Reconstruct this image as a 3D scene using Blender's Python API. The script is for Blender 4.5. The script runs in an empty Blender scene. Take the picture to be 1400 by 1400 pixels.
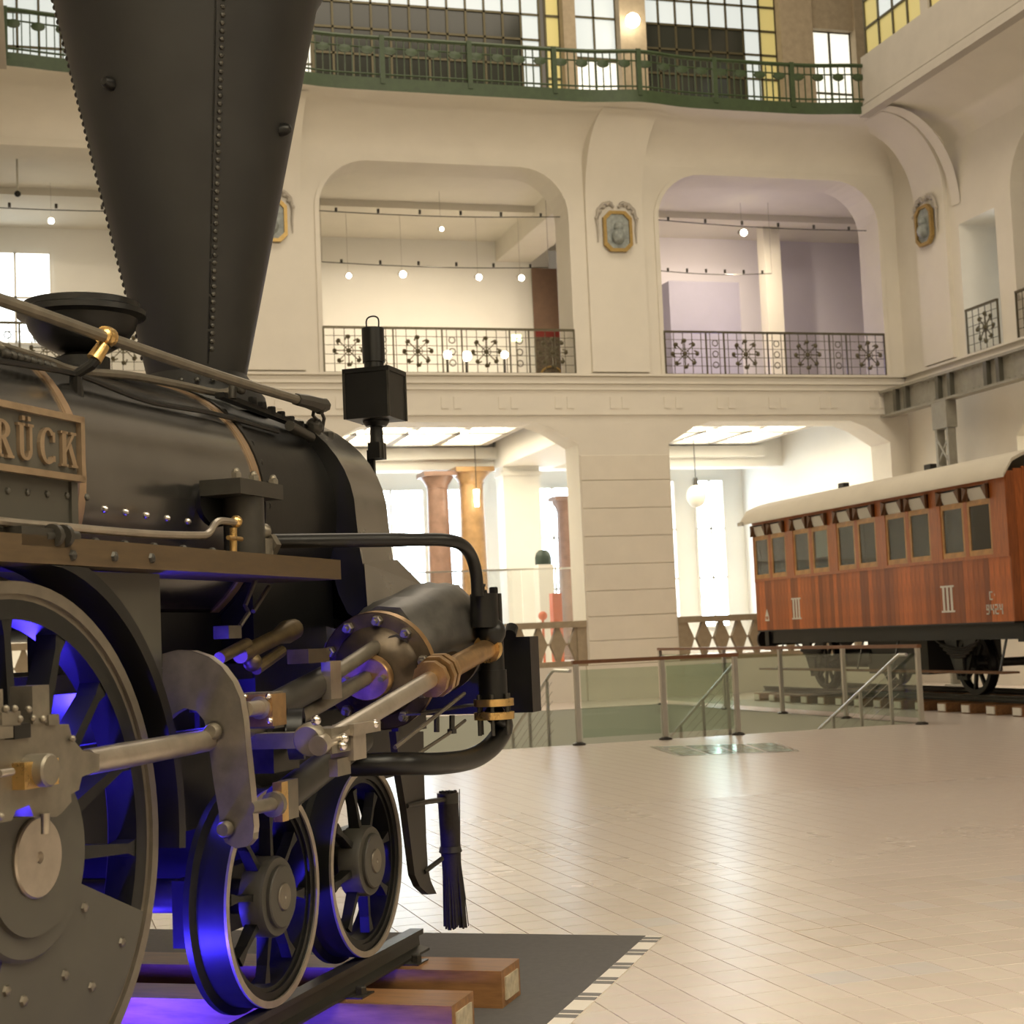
import bpy, math, random
import numpy as np
from mathutils import Vector, Matrix
random.seed(7)
PI = math.pi
SC = bpy.context.scene
COL = SC.collection

# ------------------------------------------------------------------ camera
F_PX, PITCH, ROLL, YB, YL, EYE = 2200.0, .07686, -.042755, -.28925, .29417, 1.48
def _basis():
    cp, sp, cr, sr = math.cos(PITCH), math.sin(PITCH), math.cos(ROLL), math.sin(ROLL)
    F = np.array([0, cp, sp]); R0 = np.array([1., 0, 0]); U0 = np.array([0, -sp, cp])
    R = cr*R0 + sr*U0; U = -sr*R0 + cr*U0
    c, s = math.cos(-YB), math.sin(-YB)
    Z = np.array([[c, s, 0], [-s, c, 0], [0, 0, 1]])
    return Z@R, Z@U, Z@F
CR, CU, CF = _basis()
CP = np.array([0, 0, EYE])
cam = bpy.data.cameras.new('camera'); camo = bpy.data.objects.new('camera', cam); COL.objects.link(camo)
camo.matrix_world = Matrix(((CR[0], CU[0], -CF[0], 0), (CR[1], CU[1], -CF[1], 0), (CR[2], CU[2], -CF[2], EYE), (0, 0, 0, 1)))
cam.sensor_width = 36; cam.lens = F_PX/1400*36; cam.clip_end = 300; cam.clip_start = .05
cam.dof.use_dof = True; cam.dof.focus_distance = 6.6; cam.dof.aperture_fstop = 7.0
SC.camera = camo

# ------------------------------------------------------------------ world, large lights, exposure
SC.view_settings.view_transform = 'Standard'; SC.view_settings.look = 'None'
SC.view_settings.exposure = 0.0; SC.view_settings.gamma = 1.0; SC.view_settings.use_curve_mapping = False
world = bpy.data.worlds.new('world'); SC.world = world; world.use_nodes = True
bg = world.node_tree.nodes['Background']
bg.inputs[0].default_value = (1.0, .83, .60, 1); bg.inputs[1].default_value = .18
def area(name, loc, sx, sy, power, col, rot=(0, 0, 0), spread=180):
    l = bpy.data.lights.new(name, 'AREA'); l.shape = 'RECTANGLE'; l.size = sx; l.size_y = sy; l.energy = power; l.color = col; l.spread = math.radians(spread)
    o = bpy.data.objects.new(name, l); o.location = loc; o.rotation_euler = rot; COL.objects.link(o); return o
area('laylight_of_the_hall_roof', (8.8, 25, 21.5), 13, 14, 1850, (1.0, .86, .67))
area('added_end_wall_light', (9, 6.5, 13.6), 14, 1.0, 430, (1.0, .86, .66), (math.radians(86), 0, 0), 75)  # added light with no fixture of its own, brightens the end wall
SC.cycles.max_bounces = 7; SC.cycles.diffuse_bounces = 3; SC.cycles.glossy_bounces = 3
SC.cycles.transmission_bounces = 6; SC.cycles.transparent_max_bounces = 12
SC.cycles.caustics_reflective = False; SC.cycles.caustics_refractive = False
SC.cycles.sample_clamp_indirect = 6.0

# ------------------------------------------------------------------ pixel helpers (a pixel gives a ray; the plane gives the distance)
def ray(x, y): return CF + CR*((x-700)/F_PX) + CU*((700-y)/F_PX)
def hit(x, y, ax, val):
    d = ray(x, y); t = (val-CP[ax])/d[ax]; return CP + d*t
RAIL_TOP = .248
AL = YL-YB
LF = np.array([math.sin(AL), math.cos(AL), 0]); LL = np.array([-math.cos(AL), math.sin(AL), 0])
P1 = hit(505, 1308, 2, RAIL_TOP)
LORG = P1 + LL*.76; LORG[2] = 0
LROT = math.atan2(LF[1], LF[0])
def toloc(P):
    d = P-LORG; return (float(d@LF), float(d@LL), float(P[2]))
def LY(x, y, Y):
    p0 = LORG+LL*Y; d = ray(x, y); t = ((p0-CP)@LL)/(d@LL); return toloc(CP+d*t)
def LX(x, y, X):
    p0 = LORG+LF*X; d = ray(x, y); t = ((p0-CP)@LF)/(d@LF); return toloc(CP+d*t)

# ------------------------------------------------------------------ materials
MATS = {}
def mat(name, col, rough=.5, metal=0., var=0., vscale=6., bump=0., bscale=60., emit=None, estr=0., coat=0., stretch=None, spec=.5):
    m = bpy.data.materials.new(name); m.use_nodes = True; nt = m.node_tree; N = nt.nodes; Lk = nt.links
    b = N['Principled BSDF']
    b.inputs['Base Color'].default_value = (*col, 1); b.inputs['Roughness'].default_value = rough; b.inputs['Metallic'].default_value = metal
    b.inputs['Coat Weight'].default_value = coat; b.inputs['Specular IOR Level'].default_value = spec
    tc = N.new('ShaderNodeTexCoord')
    src = tc.outputs['Object']
    if stretch:
        mp = N.new('ShaderNodeMapping'); mp.inputs['Scale'].default_value = stretch; Lk.new(src, mp.inputs[0]); src = mp.outputs[0]
    if var > 0:
        n = N.new('ShaderNodeTexNoise'); n.inputs['Scale'].default_value = vscale; n.inputs['Detail'].default_value = 5; n.inputs['Roughness'].default_value = .6
        Lk.new(src, n.inputs['Vector'])
        r = N.new('ShaderNodeValToRGB'); e = r.color_ramp.elements
        e[0].position = .3; e[1].position = .7
        e[0].color = (*[max(0, c*(1-var)) for c in col], 1); e[1].color = (*[min(1, c*(1+var)) for c in col], 1)
        Lk.new(n.outputs['Fac'], r.inputs[0]); Lk.new(r.outputs[0], b.inputs['Base Color'])
        mr = N.new('ShaderNodeMapRange'); mr.inputs[3].default_value = max(.02, rough-.08); mr.inputs[4].default_value = min(1, rough+.1)
        Lk.new(n.outputs['Fac'], mr.inputs[0]); Lk.new(mr.outputs[0], b.inputs['Roughness'])
    if bump > 0:
        n2 = N.new('ShaderNodeTexNoise'); n2.inputs['Scale'].default_value = bscale; n2.inputs['Detail'].default_value = 4
        Lk.new(src, n2.inputs['Vector'])
        bp = N.new('ShaderNodeBump'); bp.inputs['Strength'].default_value = bump; bp.inputs['Distance'].default_value = .01
        Lk.new(n2.outputs['Fac'], bp.inputs['Height']); Lk.new(bp.outputs[0], b.inputs['Normal'])
    if emit:
        b.inputs['Emission Color'].default_value = (*emit, 1); b.inputs['Emission Strength'].default_value = estr
    MATS[name] = m; return m
def glass(name, tint, refl=.06, rough=.02, ior=1.5):
    m = bpy.data.materials.new(name); m.use_nodes = True; nt = m.node_tree; N = nt.nodes; Lk = nt.links
    for n in list(N): N.remove(n)
    o = N.new('ShaderNodeOutputMaterial'); mx = N.new('ShaderNodeMixShader'); t = N.new('ShaderNodeBsdfTransparent'); g = N.new('ShaderNodeBsdfGlossy')
    t.inputs[0].default_value = (*tint, 1); g.inputs['Roughness'].default_value = rough
    lw = N.new('ShaderNodeLayerWeight'); pw_ = N.new('ShaderNodeMath'); pw_.operation = 'POWER'; pw_.inputs[1].default_value = 5; Lk.new(lw.outputs['Facing'], pw_.inputs[0])   # Schlick reflectance of a thin pane
    fr = N.new('ShaderNodeMath'); fr.operation = 'MULTIPLY_ADD'; r0 = ((ior-1)/(ior+1))**2; fr.inputs[1].default_value = 1-r0; fr.inputs[2].default_value = r0; Lk.new(pw_.outputs[0], fr.inputs[0])
    ad = N.new('ShaderNodeMath'); ad.operation = 'ADD'; ad.inputs[1].default_value = refl; ad.use_clamp = True
    Lk.new(fr.outputs[0], ad.inputs[0]); Lk.new(ad.outputs[0], mx.inputs[0]); Lk.new(t.outputs[0], mx.inputs[1]); Lk.new(g.outputs[0], mx.inputs[2]); Lk.new(mx.outputs[0], o.inputs[0])
    MATS[name] = m; return m
mat('plaster', (.80, .755, .66), .75, var=.03, vscale=1.2, bump=.06, bscale=25)
mat('plaster_white', (.86, .84, .78), .7, var=.02, vscale=1.)
mat('plaster_grey', (.50, .46, .40), .75, var=.05, vscale=2.)
mat('plaster_lilac', (.80, .76, .82), .75, var=.02, vscale=1.)
mat('panel_lilac', (.42, .40, .50), .6, var=.05, vscale=1.)
mat('stone', (.36, .29, .195), .7, var=.12, vscale=7, bump=.1)
mat('ashlar', (.80, .745, .635), .72, var=.03, vscale=2, bump=.06, bscale=25)
mat('marble_tan', (.42, .25, .11), .35, var=.25, vscale=3)
mat('marble_rose', (.27, .16, .115), .35, var=.25, vscale=3)
mat('grout', (.54, .46, .39), .6)
mat('green_iron', (.034, .058, .02), .45, var=.2, vscale=8)
mat('bronze_iron', (.10, .085, .045), .4, metal=.4)
mat('gilt', (.40, .27, .09), .4, metal=.5, var=.2, vscale=20)
mat('relief', (.33, .36, .34), .5, var=.35, vscale=9)
mat('garland', (.42, .40, .33), .6)
mat('black_paint', (.008, .0075, .0068), .34, var=.25, vscale=5, bump=.04, bscale=30, spec=.38)
mat('stack_paint', (.017, .016, .0145), .46, var=.22, vscale=3, bump=.05, bscale=20, spec=.4)
mat('boiler_sheet', (.215, .207, .197), .19, metal=.9, var=.14, vscale=3, bump=.05, bscale=9)
mat('panel_grey', (.072, .066, .052), .5, var=.12, vscale=6)
mat('sheet_grey', (.33, .31, .285), .24, metal=.85, var=.16, vscale=5, bump=.07, bscale=7)
mat('dark_iron', (.045, .041, .034), .40, metal=.4, var=.25, vscale=12)
mat('wheel_iron', (.009, .0088, .0075), .42, var=.2, vscale=8, spec=.4)
mat('steel', (.44, .39, .325), .32, metal=.85, var=.12, vscale=14)
mat('steel_dull', (.21, .185, .145), .42, metal=.7, var=.2, vscale=12)
mat('steel_bright', (.70, .66, .60), .22, metal=1.)
mat('tyre_edge', (.40, .345, .275), .4, metal=.6, var=.15, vscale=12)
mat('tyre_steel', (.20, .172, .135), .4, metal=.6, var=.15, vscale=12)
mat('brass', (.72, .48, .19), .28, metal=.95, var=.15, vscale=14)
mat('casing_sheet', (.10, .094, .085), .38, metal=.4, var=.3, vscale=9, bump=.25, bscale=9)
mat('bronze_plate', (.37, .27, .175), .38, metal=.7, var=.15, vscale=14)
mat('iron_brown', (.075, .055, .035), .36, metal=.6, var=.3, vscale=14)
mat('bronze_dark', (.14, .10, .045), .4, metal=.6, var=.3, vscale=18)
mat('bronze', (.42, .26, .12), .33, metal=.85, var=.25, vscale=18)
mat('copper_band', (.46, .32, .205), .36, metal=.7, var=.1, vscale=10)
mat('board_brown', (.088, .058, .029), .5, metal=.25, var=.2, vscale=10, stretch=(1, 6, 6))
mat('sleeper_oak', (.26, .125, .045), .5, var=.35, vscale=4, stretch=(8, 1, 8))
mat('sleeper_end', (.47, .40, .28), .7, var=.3, vscale=20)
mat('white_paint', (.82, .79, .70), .6)
mat('mahogany', (.43, .118, .024), .45, var=.3, vscale=4, stretch=(12, 12, 1), coat=.04)
mat('mahogany_post', (.46, .135, .03), .38, var=.25, vscale=4, stretch=(12, 12, 1), coat=.12)
mat('wood_light', (.55, .29, .09), .35, var=.2, vscale=8)
mat('carriage_roof', (.74, .68, .56), .55, var=.04, vscale=2)
mat('vent_white', (.78, .76, .68), .5)
mat('interior_brown', (.16, .075, .03), .5, var=.2, vscale=6)
mat('girder_grey', (.30, .285, .235), .5, var=.12, vscale=6)
mat('girder_dark', (.10, .095, .07), .5)
mat('stainless', (.55, .53, .48), .3, metal=.9)
mat('handrail_wood', (.22, .095, .04), .35, var=.15, vscale=10)
mat('carpet', (.105, .098, .095), .85, var=.12, vscale=30)
mat('tape_white', (.80, .74, .66), .6)
mat('tape_grey', (.17, .16, .15), .6)
mat('bristle', (.022, .017, .015), .8, var=.4, vscale=60)
mat('door_brown', (.21, .13, .085), .5, var=.1)
mat('poster_dark', (.10, .075, .045), .5, var=.5, vscale=14)
mat('poster_red', (.20, .02, .012), .5)
mat('orange', (.75, .14, .04), .5)
mat('dark_green', (.03, .05, .035), .5)
mat('skylight_glass', (.55, .62, .58), .08, var=.3, vscale=4)
mat('pit_wall', (.62, .64, .56), .6)
mat('lum_panel', (.9, .88, .8), .6, emit=(1, .90, .68), estr=7.5)
mat('daylight', (.9, .9, .9), .6, emit=(.70, .86, 1.0), estr=9)
mat('daylight_soft', (.9, .9, .9), .6, emit=(.86, .95, .97), estr=2.6)
mat('upper_glow', (.30, .31, .30), .4, emit=(.90, .97, .93), estr=.62)
mat('upper_bright', (.4, .4, .37), .5, emit=(1, .96, .82), estr=1.1)
mat('amber_pane', (.8, .7, .3), .4, emit=(1, .80, .26), estr=.55)
mat('amber_border', (.60, .52, .20), .4, emit=(1, .85, .35), estr=.18)
mat('blue_pane', (.12, .15, .35), .3, emit=(.3, .4, 1), estr=.12)
mat('dark_pane', (.032, .034, .026), .12)
mat('bulb', (1, .95, .85), .5, emit=(1, .90, .70), estr=18)
mat('bulb_green', (.8, 1, .6), .5, emit=(.75, 1, .45), estr=6)
mat('blue_lamp', (.1, .1, 1), .5, emit=(.16, .04, 1), estr=30)
glass('rail_glass', (.82, .88, .82), .03)
glass('carriage_glass', (.70, .74, .72), .02)
glass('clear_glass', (.93, .95, .95), .03)

# ------------------------------------------------------------------ mesh builder
class MB:
    def __init__(s): s.v = []; s.f = []
    def add(s, vs, fs):
        o = len(s.v); s.v += [tuple(map(float, p)) for p in vs]; s.f += [tuple(i+o for i in q) for q in fs]; return s
    def box(s, x0, x1, y0, y1, z0, z1):
        return s.add([(x0, y0, z0), (x1, y0, z0), (x1, y1, z0), (x0, y1, z0), (x0, y0, z1), (x1, y0, z1), (x1, y1, z1), (x0, y1, z1)],
                     [(0, 3, 2, 1), (4, 5, 6, 7), (0, 1, 5, 4), (1, 2, 6, 5), (2, 3, 7, 6), (3, 0, 4, 7)])
    def bar(s, p0, p1, w, h, up=(0, 0, 1)):
        p0 = Vector(p0); p1 = Vector(p1); d = (p1-p0).normalized(); u = Vector(up)
        if abs(d.dot(u)) > .95: u = Vector((1, 0, 0))
        sd = d.cross(u).normalized(); u = sd.cross(d).normalized()
        vs = []
        for p in (p0, p1):
            for a, b in ((-1, -1), (1, -1), (1, 1), (-1, 1)): vs.append(p + sd*(a*w/2) + u*(b*h/2))
        return s.add(vs, [(0, 1, 2, 3), (7, 6, 5, 4), (0, 4, 5, 1), (1, 5, 6, 2), (2, 6, 7, 3), (3, 7, 4, 0)])
    def frame(s, d):
        d = Vector(d).normalized(); u = Vector((0, 0, 1))
        if abs(d.z) > .9: u = Vector((1, 0, 0))
        a = d.cross(u).normalized(); return a, a.cross(d).normalized()
    def lathe(s, prof, org, axis=(0, 0, 1), n=24, a0=0, a1=2*PI, sx=1.):
        org = Vector(org); d = Vector(axis).normalized(); a, b = s.frame(d)
        full = abs(a1-a0-2*PI) < 1e-6; m = n if full else n+1; vs = []
        for r, t in prof:
            for i in range(m):
                th = a0+(a1-a0)*i/n
                vs.append(org + d*t + a*(r*sx*math.cos(th)) + b*(r*math.sin(th)))
        fs = []
        for k in range(len(prof)-1):
            for i in range(n):
                j = (i+1) % m
                fs.append((k*m+i, k*m+j, (k+1)*m+j, (k+1)*m+i))
        return s.add(vs, fs)
    def cyl(s, p0, p1, r0, r1=None, n=14):
        p0 = Vector(p0); p1 = Vector(p1); r1 = r0 if r1 is None else r1; h = (p1-p0).length
        return s.lathe([(1e-5, 0), (r0, 0), (r1, h), (1e-5, h)], p0, p1-p0, n)
    def tube(s, pts, r, n=10):
        pts = [Vector(p) for p in pts]; k = len(pts); rs = r if isinstance(r, (list, tuple)) else [r]*k
        tang = [((pts[min(i+1, k-1)]-pts[max(i-1, 0)]).normalized()) for i in range(k)]
        a, b = s.frame(tang[0]); vs = []; fs = []
        for i in range(k):
            if i:
                q = tang[i-1].rotation_difference(tang[i]); a = q @ a; b = q @ b
            for j in range(n):
                th = 2*PI*j/n; vs.append(pts[i]+a*(rs[i]*math.cos(th))+b*(rs[i]*math.sin(th)))
        for i in range(k-1):
            for j in range(n): fs.append((i*n+j, i*n+(j+1) % n, (i+1)*n+(j+1) % n, (i+1)*n+j))
        fs.append(tuple(range(n))[::-1]); fs.append(tuple(range((k-1)*n, k*n)))
        return s.add(vs, fs)
    def prism(s, poly, off):
        n = len(poly); off = Vector(off); A = [Vector(p) for p in poly]; B = [p+off for p in A]
        fs = [tuple(range(n))[::-1], tuple(range(n, 2*n))]+[(i, (i+1) % n, n+(i+1) % n, n+i) for i in range(n)]
        return s.add(A+B, fs)
    def sphere(s, c, r, n=12, m=8, sz=1.):
        return s.lathe([(max(1e-5, r*math.sin(PI*i/m)), -r*sz*math.cos(PI*i/m)) for i in range(m+1)], c, (0, 0, 1), n)
    def hexnut(s, c, axis, r, h): return s.lathe([(1e-5, 0), (r, 0), (r, h*.85), (r*.8, h), (1e-5, h)], c, axis, 6)
    def rivet(s, c, axis, r): return s.lathe([(r, 0), (r*.8, r*.45), (r*.35, r*.7), (1e-5, r*.75)], c, axis, 6)
    def build(s, name, m, parent=None, ang=35, loc=None):
        me = bpy.data.meshes.new(name); me.from_pydata(s.v, [], s.f); me.validate(); me.update()
        me.materials.append(MATS[m] if isinstance(m, str) else m)
        if ang:
            me.polygons.foreach_set('use_smooth', [True]*len(me.polygons)); me.set_sharp_from_angle(angle=math.radians(ang))
        o = bpy.data.objects.new(name, me); COL.objects.link(o)
        if parent is not None: o.parent = parent
        if loc is not None: o.location = loc
        return o
def smooth(pts, k=6):
    P = [np.array(p, float) for p in pts]; P = [2*P[0]-P[1]]+P+[2*P[-1]-P[-2]]; out = []
    for i in range(1, len(P)-2):
        for j in range(k):
            t = j/k; a, b, c, d = P[i-1:i+3]
            out.append(.5*((2*b)+(-a+c)*t+(2*a-5*b+4*c-d)*t*t+(-a+3*b-3*c+d)*t**3))
    out.append(P[-2]); return out
def tag(o, label=None, cat=None, group=None, kind=None):
    if label: o['label'] = label
    if cat: o['category'] = cat
    if group: o['group'] = group
    if kind: o['kind'] = kind
    return o
def empty(name, loc=(0, 0, 0), rz=0.):
    o = bpy.data.objects.new(name, None); COL.objects.link(o); o.location = loc; o.rotation_euler = (0, 0, rz); o.empty_display_size = .2
    return o
def struct(name, mb, m, parent=None, ang=35):
    o = mb.build(name, m, parent, ang)
    if parent is None: o['kind'] = 'structure'
    return o
def inst(o, parent, loc=None, rot=None, name=None):
    c = bpy.data.objects.new(name or o.name.split('.')[0], o.data); COL.objects.link(c); c.parent = parent
    if loc is not None: c.location = loc
    if rot is not None: c.rotation_euler = rot
    return c
def copy_tree(o, parent=None):
    c = o.copy(); COL.objects.link(c); c.parent = parent
    for ch in list(o.children): copy_tree(ch, c)
    return c

def plank_material():
    m = MATS['mahogany'].copy(); m.name = 'mahogany_plank'; nt = m.node_tree; N = nt.nodes; Lk = nt.links; b = N['Principled BSDF']
    src = b.inputs['Base Color'].links[0].from_socket; oi = N.new('ShaderNodeObjectInfo'); mr = N.new('ShaderNodeMapRange'); mr.inputs[3].default_value = .62; mr.inputs[4].default_value = 1.5
    mx = N.new('ShaderNodeMixRGB'); mx.blend_type = 'MULTIPLY'; mx.inputs[0].default_value = 1; Lk.new(oi.outputs['Random'], mr.inputs[0]); Lk.new(src, mx.inputs[1]); Lk.new(mr.outputs[0], mx.inputs[2]); Lk.new(mx.outputs[0], b.inputs['Base Color'])
    MATS['mahogany_plank'] = m
plank_material()
# ================================================================== the hall
YW, XR, XL, WT = 33.4, 19.75, -2.29, .9
BAYS = [(-1.76, 3.78), (5.93, 11.53), (13.68, 19.25)]
PIERS = [4.855, 12.605]
Z1, Z2 = 7.17, 12.0
POD = .76
# ---- floor: slab pieces round the stair pit, tiles on top near the camera
PX0, PX1, PY0, PY1 = 3.6, 12.0, 20.5, 30.2
TX, TY = .193, .226
def tile_material():
    m = bpy.data.materials.new('floor_tiles_far'); m.use_nodes = True; nt = m.node_tree; N = nt.nodes; Lk = nt.links; b = N['Principled BSDF']
    tc = N.new('ShaderNodeTexCoord'); mp = N.new('ShaderNodeMapping'); Lk.new(tc.outputs['Object'], mp.inputs[0])
    mp.inputs['Location'].default_value = (-.001, -.001, 0)
    br = N.new('ShaderNodeTexBrick'); br.offset = 0; br.inputs['Scale'].default_value = 1; br.inputs['Mortar Size'].default_value = .005
    br.inputs['Brick Width'].default_value = TX; br.inputs['Row Height'].default_value = TY
    br.inputs['Color1'].default_value = (.70, .615, .55, 1); br.inputs['Color2'].default_value = (.715, .63, .565, 1); br.inputs['Mortar'].default_value = (.56, .48, .42, 1)
    Lk.new(mp.outputs[0], br.inputs['Vector'])
    Lk.new(br.outputs['Color'], b.inputs['Base Color']); b.inputs['Roughness'].default_value = .27; b.inputs['Specular IOR Level'].default_value = .35
    MATS['floor_tiles_far'] = m
    t = bpy.data.materials.new('floor_tile'); t.use_nodes = True; nt = t.node_tree; N = nt.nodes; Lk = nt.links; b = N['Principled BSDF']
    oi = N.new('ShaderNodeObjectInfo'); r = N.new('ShaderNodeValToRGB'); r.color_ramp.interpolation = 'LINEAR'
    e = r.color_ramp.elements; e[0].color = (.67, .585, .52, 1); e[1].color = (.73, .65, .585, 1); e2 = r.color_ramp.elements.new(.93); e2.color = (.72, .64, .575, 1); e[2].color = (.65, .61, .60, 1)
    Lk.new(oi.outputs['Random'], r.inputs[0])
    tc = N.new('ShaderNodeTexCoord'); n = N.new('ShaderNodeTexNoise'); n.inputs['Scale'].default_value = 9; Lk.new(tc.outputs['Object'], n.inputs[0])
    mx = N.new('ShaderNodeMixRGB'); mx.blend_type = 'MULTIPLY'; mx.inputs[0].default_value = .10; Lk.new(r.outputs[0], mx.inputs[1]); Lk.new(n.outputs['Color'], mx.inputs[2])
    Lk.new(mx.outputs[0], b.inputs['Base Color']); b.inputs['Roughness'].default_value = .27; b.inputs['Specular IOR Level'].default_value = .35
    MATS['floor_tile'] = t
tile_material()
TILE_Y1 = TY*58      # real tiles up to here
fl = MB()
for (a, b_, c, d) in ((XL, XR, -8, PY0), (XL, PX0, PY0, PY1), (PX1, XR, PY0, PY1), (XL, XR, PY1, YW)):
    y0 = max(c, TILE_Y1) if d > TILE_Y1 else c
    fl.add([(a, y0, 0), (b_, y0, 0), (b_, d, 0), (a, d, 0)], [(0, 1, 2, 3)])
floor = struct('floor', fl, 'floor_tiles_far', ang=0)
floor['label'] = 'pale beige glazed tile floor of the museum hall'
MB().box(XL, XR, -8, TILE_Y1, -.2, -.007).build('grout_bed', 'grout', floor, 0)
MB().box(XL, XR, TILE_Y1-.3, PY0, -.2, -.008).build('subfloor', 'grout', floor, 0)
def tile_mesh(i, j, mb):
    x, y = i*TX, j*TY; g = .0013; b = .0022
    a = [(x+g, y+g, -.004), (x+TX-g, y+g, -.004), (x+TX-g, y+TY-g, -.004), (x+g, y+TY-g, -.004)]
    t = [(x+g+b, y+g+b, 0), (x+TX-g-b, y+g+b, 0), (x+TX-g-b, y+TY-g-b, 0), (x+g+b, y+TY-g-b, 0)]
    mb.add(a+t, [(4, 5, 6, 7), (0, 1, 5, 4), (1, 2, 6, 5), (2, 3, 7, 6), (3, 0, 4, 7)])
def pix(P):
    d = np.array(P, float)-CP; z = d@CF
    return (700+F_PX*(d@CR)/z, 700-F_PX*(d@CU)/z, z)
tone = mat('floor_tile_rest', (.70, .62, .56), .27, var=.004, vscale=.2, spec=.35)
near = []; rest = MB()
j1 = int(TILE_Y1/TY)
for i in range(int(-2.2/TX), int(12/TX)):
    for j in range(int(-1/TY), j1+2):
        if (j+.5)*TY > TILE_Y1: continue
        c = ((i+.5)*TX, (j+.5)*TY, 0)
        u, v, z = pix(c)
        lx, ly, _ = toloc(np.array(c))
        vis = z > 1 and -30 < u < 1430 and v < 1435 and not (lx < 1.5 and -1.3 < ly < 1.4)
        if vis: near.append((z, i, j))
        else: tile_mesh(i, j, rest)
near.sort()
tm = MB(); tile_mesh(0, 0, tm)
t0 = None
for z, i, j in near[:300]:
    if t0 is None: t0 = tm.build('tile', 'floor_tile', floor, 0); t0.location = (i*TX, j*TY, 0)
    else: inst(t0, floor, (i*TX, j*TY, 0))
for z, i, j in near[300:]: tile_mesh(i, j, rest)
tag(rest.build('tiles_beyond', 'floor_tile_rest', floor, 0), kind='stuff')

# ---- pit, landing edge and stairs
D = -3.4
for nm, a in (('left', (PX0-.15, PX0, PY0, PY1)), ('right', (PX1, PX1+.15, PY0, PY1)), ('back', (PX0-.15, PX1+.15, PY1, PY1+.15)), ('front', (PX0-.15, PX1+.15, PY0-.15, PY0))):
    struct('wall_pit_'+nm, MB().box(*a, D, -.009), 'pit_wall', ang=0)
struct('floor_lower_level', MB().box(PX0-.15, PX1+.15, PY0-.15, PY1+.15, D-.1, D), 'plaster_white', ang=0)
for nm, xa, xb, lab in (('a', 9.2, 11.75, 'stone stair going down beside the red carriage'), ('b', 4.2, 6.8, 'stone stair going down in front of the locomotive')):
    st = empty('staircase', ((xa+xb)/2, PY0+.03, 0)); tag(st, lab, 'stairs', 'stairs to the lower level')
    w = (xb-xa)/2; s0 = None
    for k in range(18):
        if s0 is None: s0 = MB().box(-w, w, 0, .36, -.19, -.001).build('step', 'ashlar', st, 0); s0.location = (0, 0, -.17)
        else: inst(s0, st, (0, k*.36, -.17-k*.165))

# ---- back wall with two storeys of arches
def upper_prof(a, b, zb, zt, r):
    P = [(a, zb), (a, zt-r)]
    for k in range(1, 9): t = PI/2*k/9; P.append((a+r-r*math.cos(t), zt-r+r*math.sin(t)))
    P += [(a+r, zt), (b-r, zt)]
    for k in range(1, 9): t = PI/2*k/9; P.append((b-r+r*math.sin(t), zt-r+r*math.cos(t)))
    return P+[(b, zt-r), (b, zb)]
def lower_prof(a, b, zb):
    return [(a, zb), (a, 5.63), (a+.62, 6.0), (a+1.02, 6.14), (b-1.02, 6.14), (b-.62, 6.0), (b, 5.63), (b, zb)]
def arch_wall(mb, mp, u0, u1, z0, z1, ops, th):
    def quad(a, b, c, d, dd): mb.add([mp(a[0], dd, a[1]), mp(b[0], dd, b[1]), mp(c[0], dd, c[1]), mp(d[0], dd, d[1])], [(0, 1, 2, 3)])
    for dd in (0, th):
        x = u0
        for P in ops:
            a, b = P[0][0], P[-1][0]
            quad((x, z0), (a, z0), (a, z1), (x, z1), dd)
            if P[0][1] > z0+1e-4: quad((a, z0), (b, z0), (b, P[0][1]), (a, P[0][1]), dd)
            for k in range(len(P)-1):
                if P[k+1][0]-P[k][0] > 1e-4: quad(P[k], P[k+1], (P[k+1][0], z1), (P[k][0], z1), dd)
            x = b
        quad((x, z0), (u1, z0), (u1, z1), (x, z1), dd)
    for P in ops:
        Q = P+[P[0]]
        for k in range(len(P)):
            a, b = Q[k], Q[k+1]
            mb.add([mp(a[0], 0, a[1]), mp(b[0], 0, b[1]), mp(b[0], th, b[1]), mp(a[0], th, a[1])], [(0, 1, 2, 3)])
back = lambda u, d, z: (u, YW+d, z)
wb = MB()
arch_wall(wb, back, XL-.9, XR+.9, 0, Z1, [lower_prof(a, b, POD) for a, b in BAYS], WT)
arch_wall(wb, back, XL-.9, XR+.9, Z1, Z2+1.2, [upper_prof(a, b, Z1+.001, 11.82, 1.08) for a, b in BAYS], WT)
wall_back = struct('wall_back', wb, 'plaster', ang=0)
wall_back['label'] = 'cream plastered end wall with two storeys of wide arches'
# archivolt mouldings round the openings
for a, b in BAYS:
    for P, w, dp in ((upper_prof(a, b, Z1, 11.82, 1.08), .10, .05),):
        m = MB(); cx = (a+b)/2; cz = 9.2
        out = [(p[0]+(w if p[0] > cx else -w), p[1]+(w if p[1] > 10.5 else 0)) for p in P]
        out = upper_prof(a-w, b+w, Z1, 11.82+w, 1.08+w)
        for k in range(len(P)-1):
            p, q, r, s = P[k], P[k+1], out[k+1], out[k]
            v = [back(p[0], 0, p[1]), back(q[0], 0, q[1]), back(r[0], 0, r[1]), back(s[0], 0, s[1])]
            f = [(x, y-dp, z) for x, y, z in v]
            m.add(f+v, [(0, 1, 2, 3), (2, 3, 7, 6), (0, 1, 5, 4)])
        m.build('arch_moulding', 'plaster', wall_back, 40)
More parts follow.
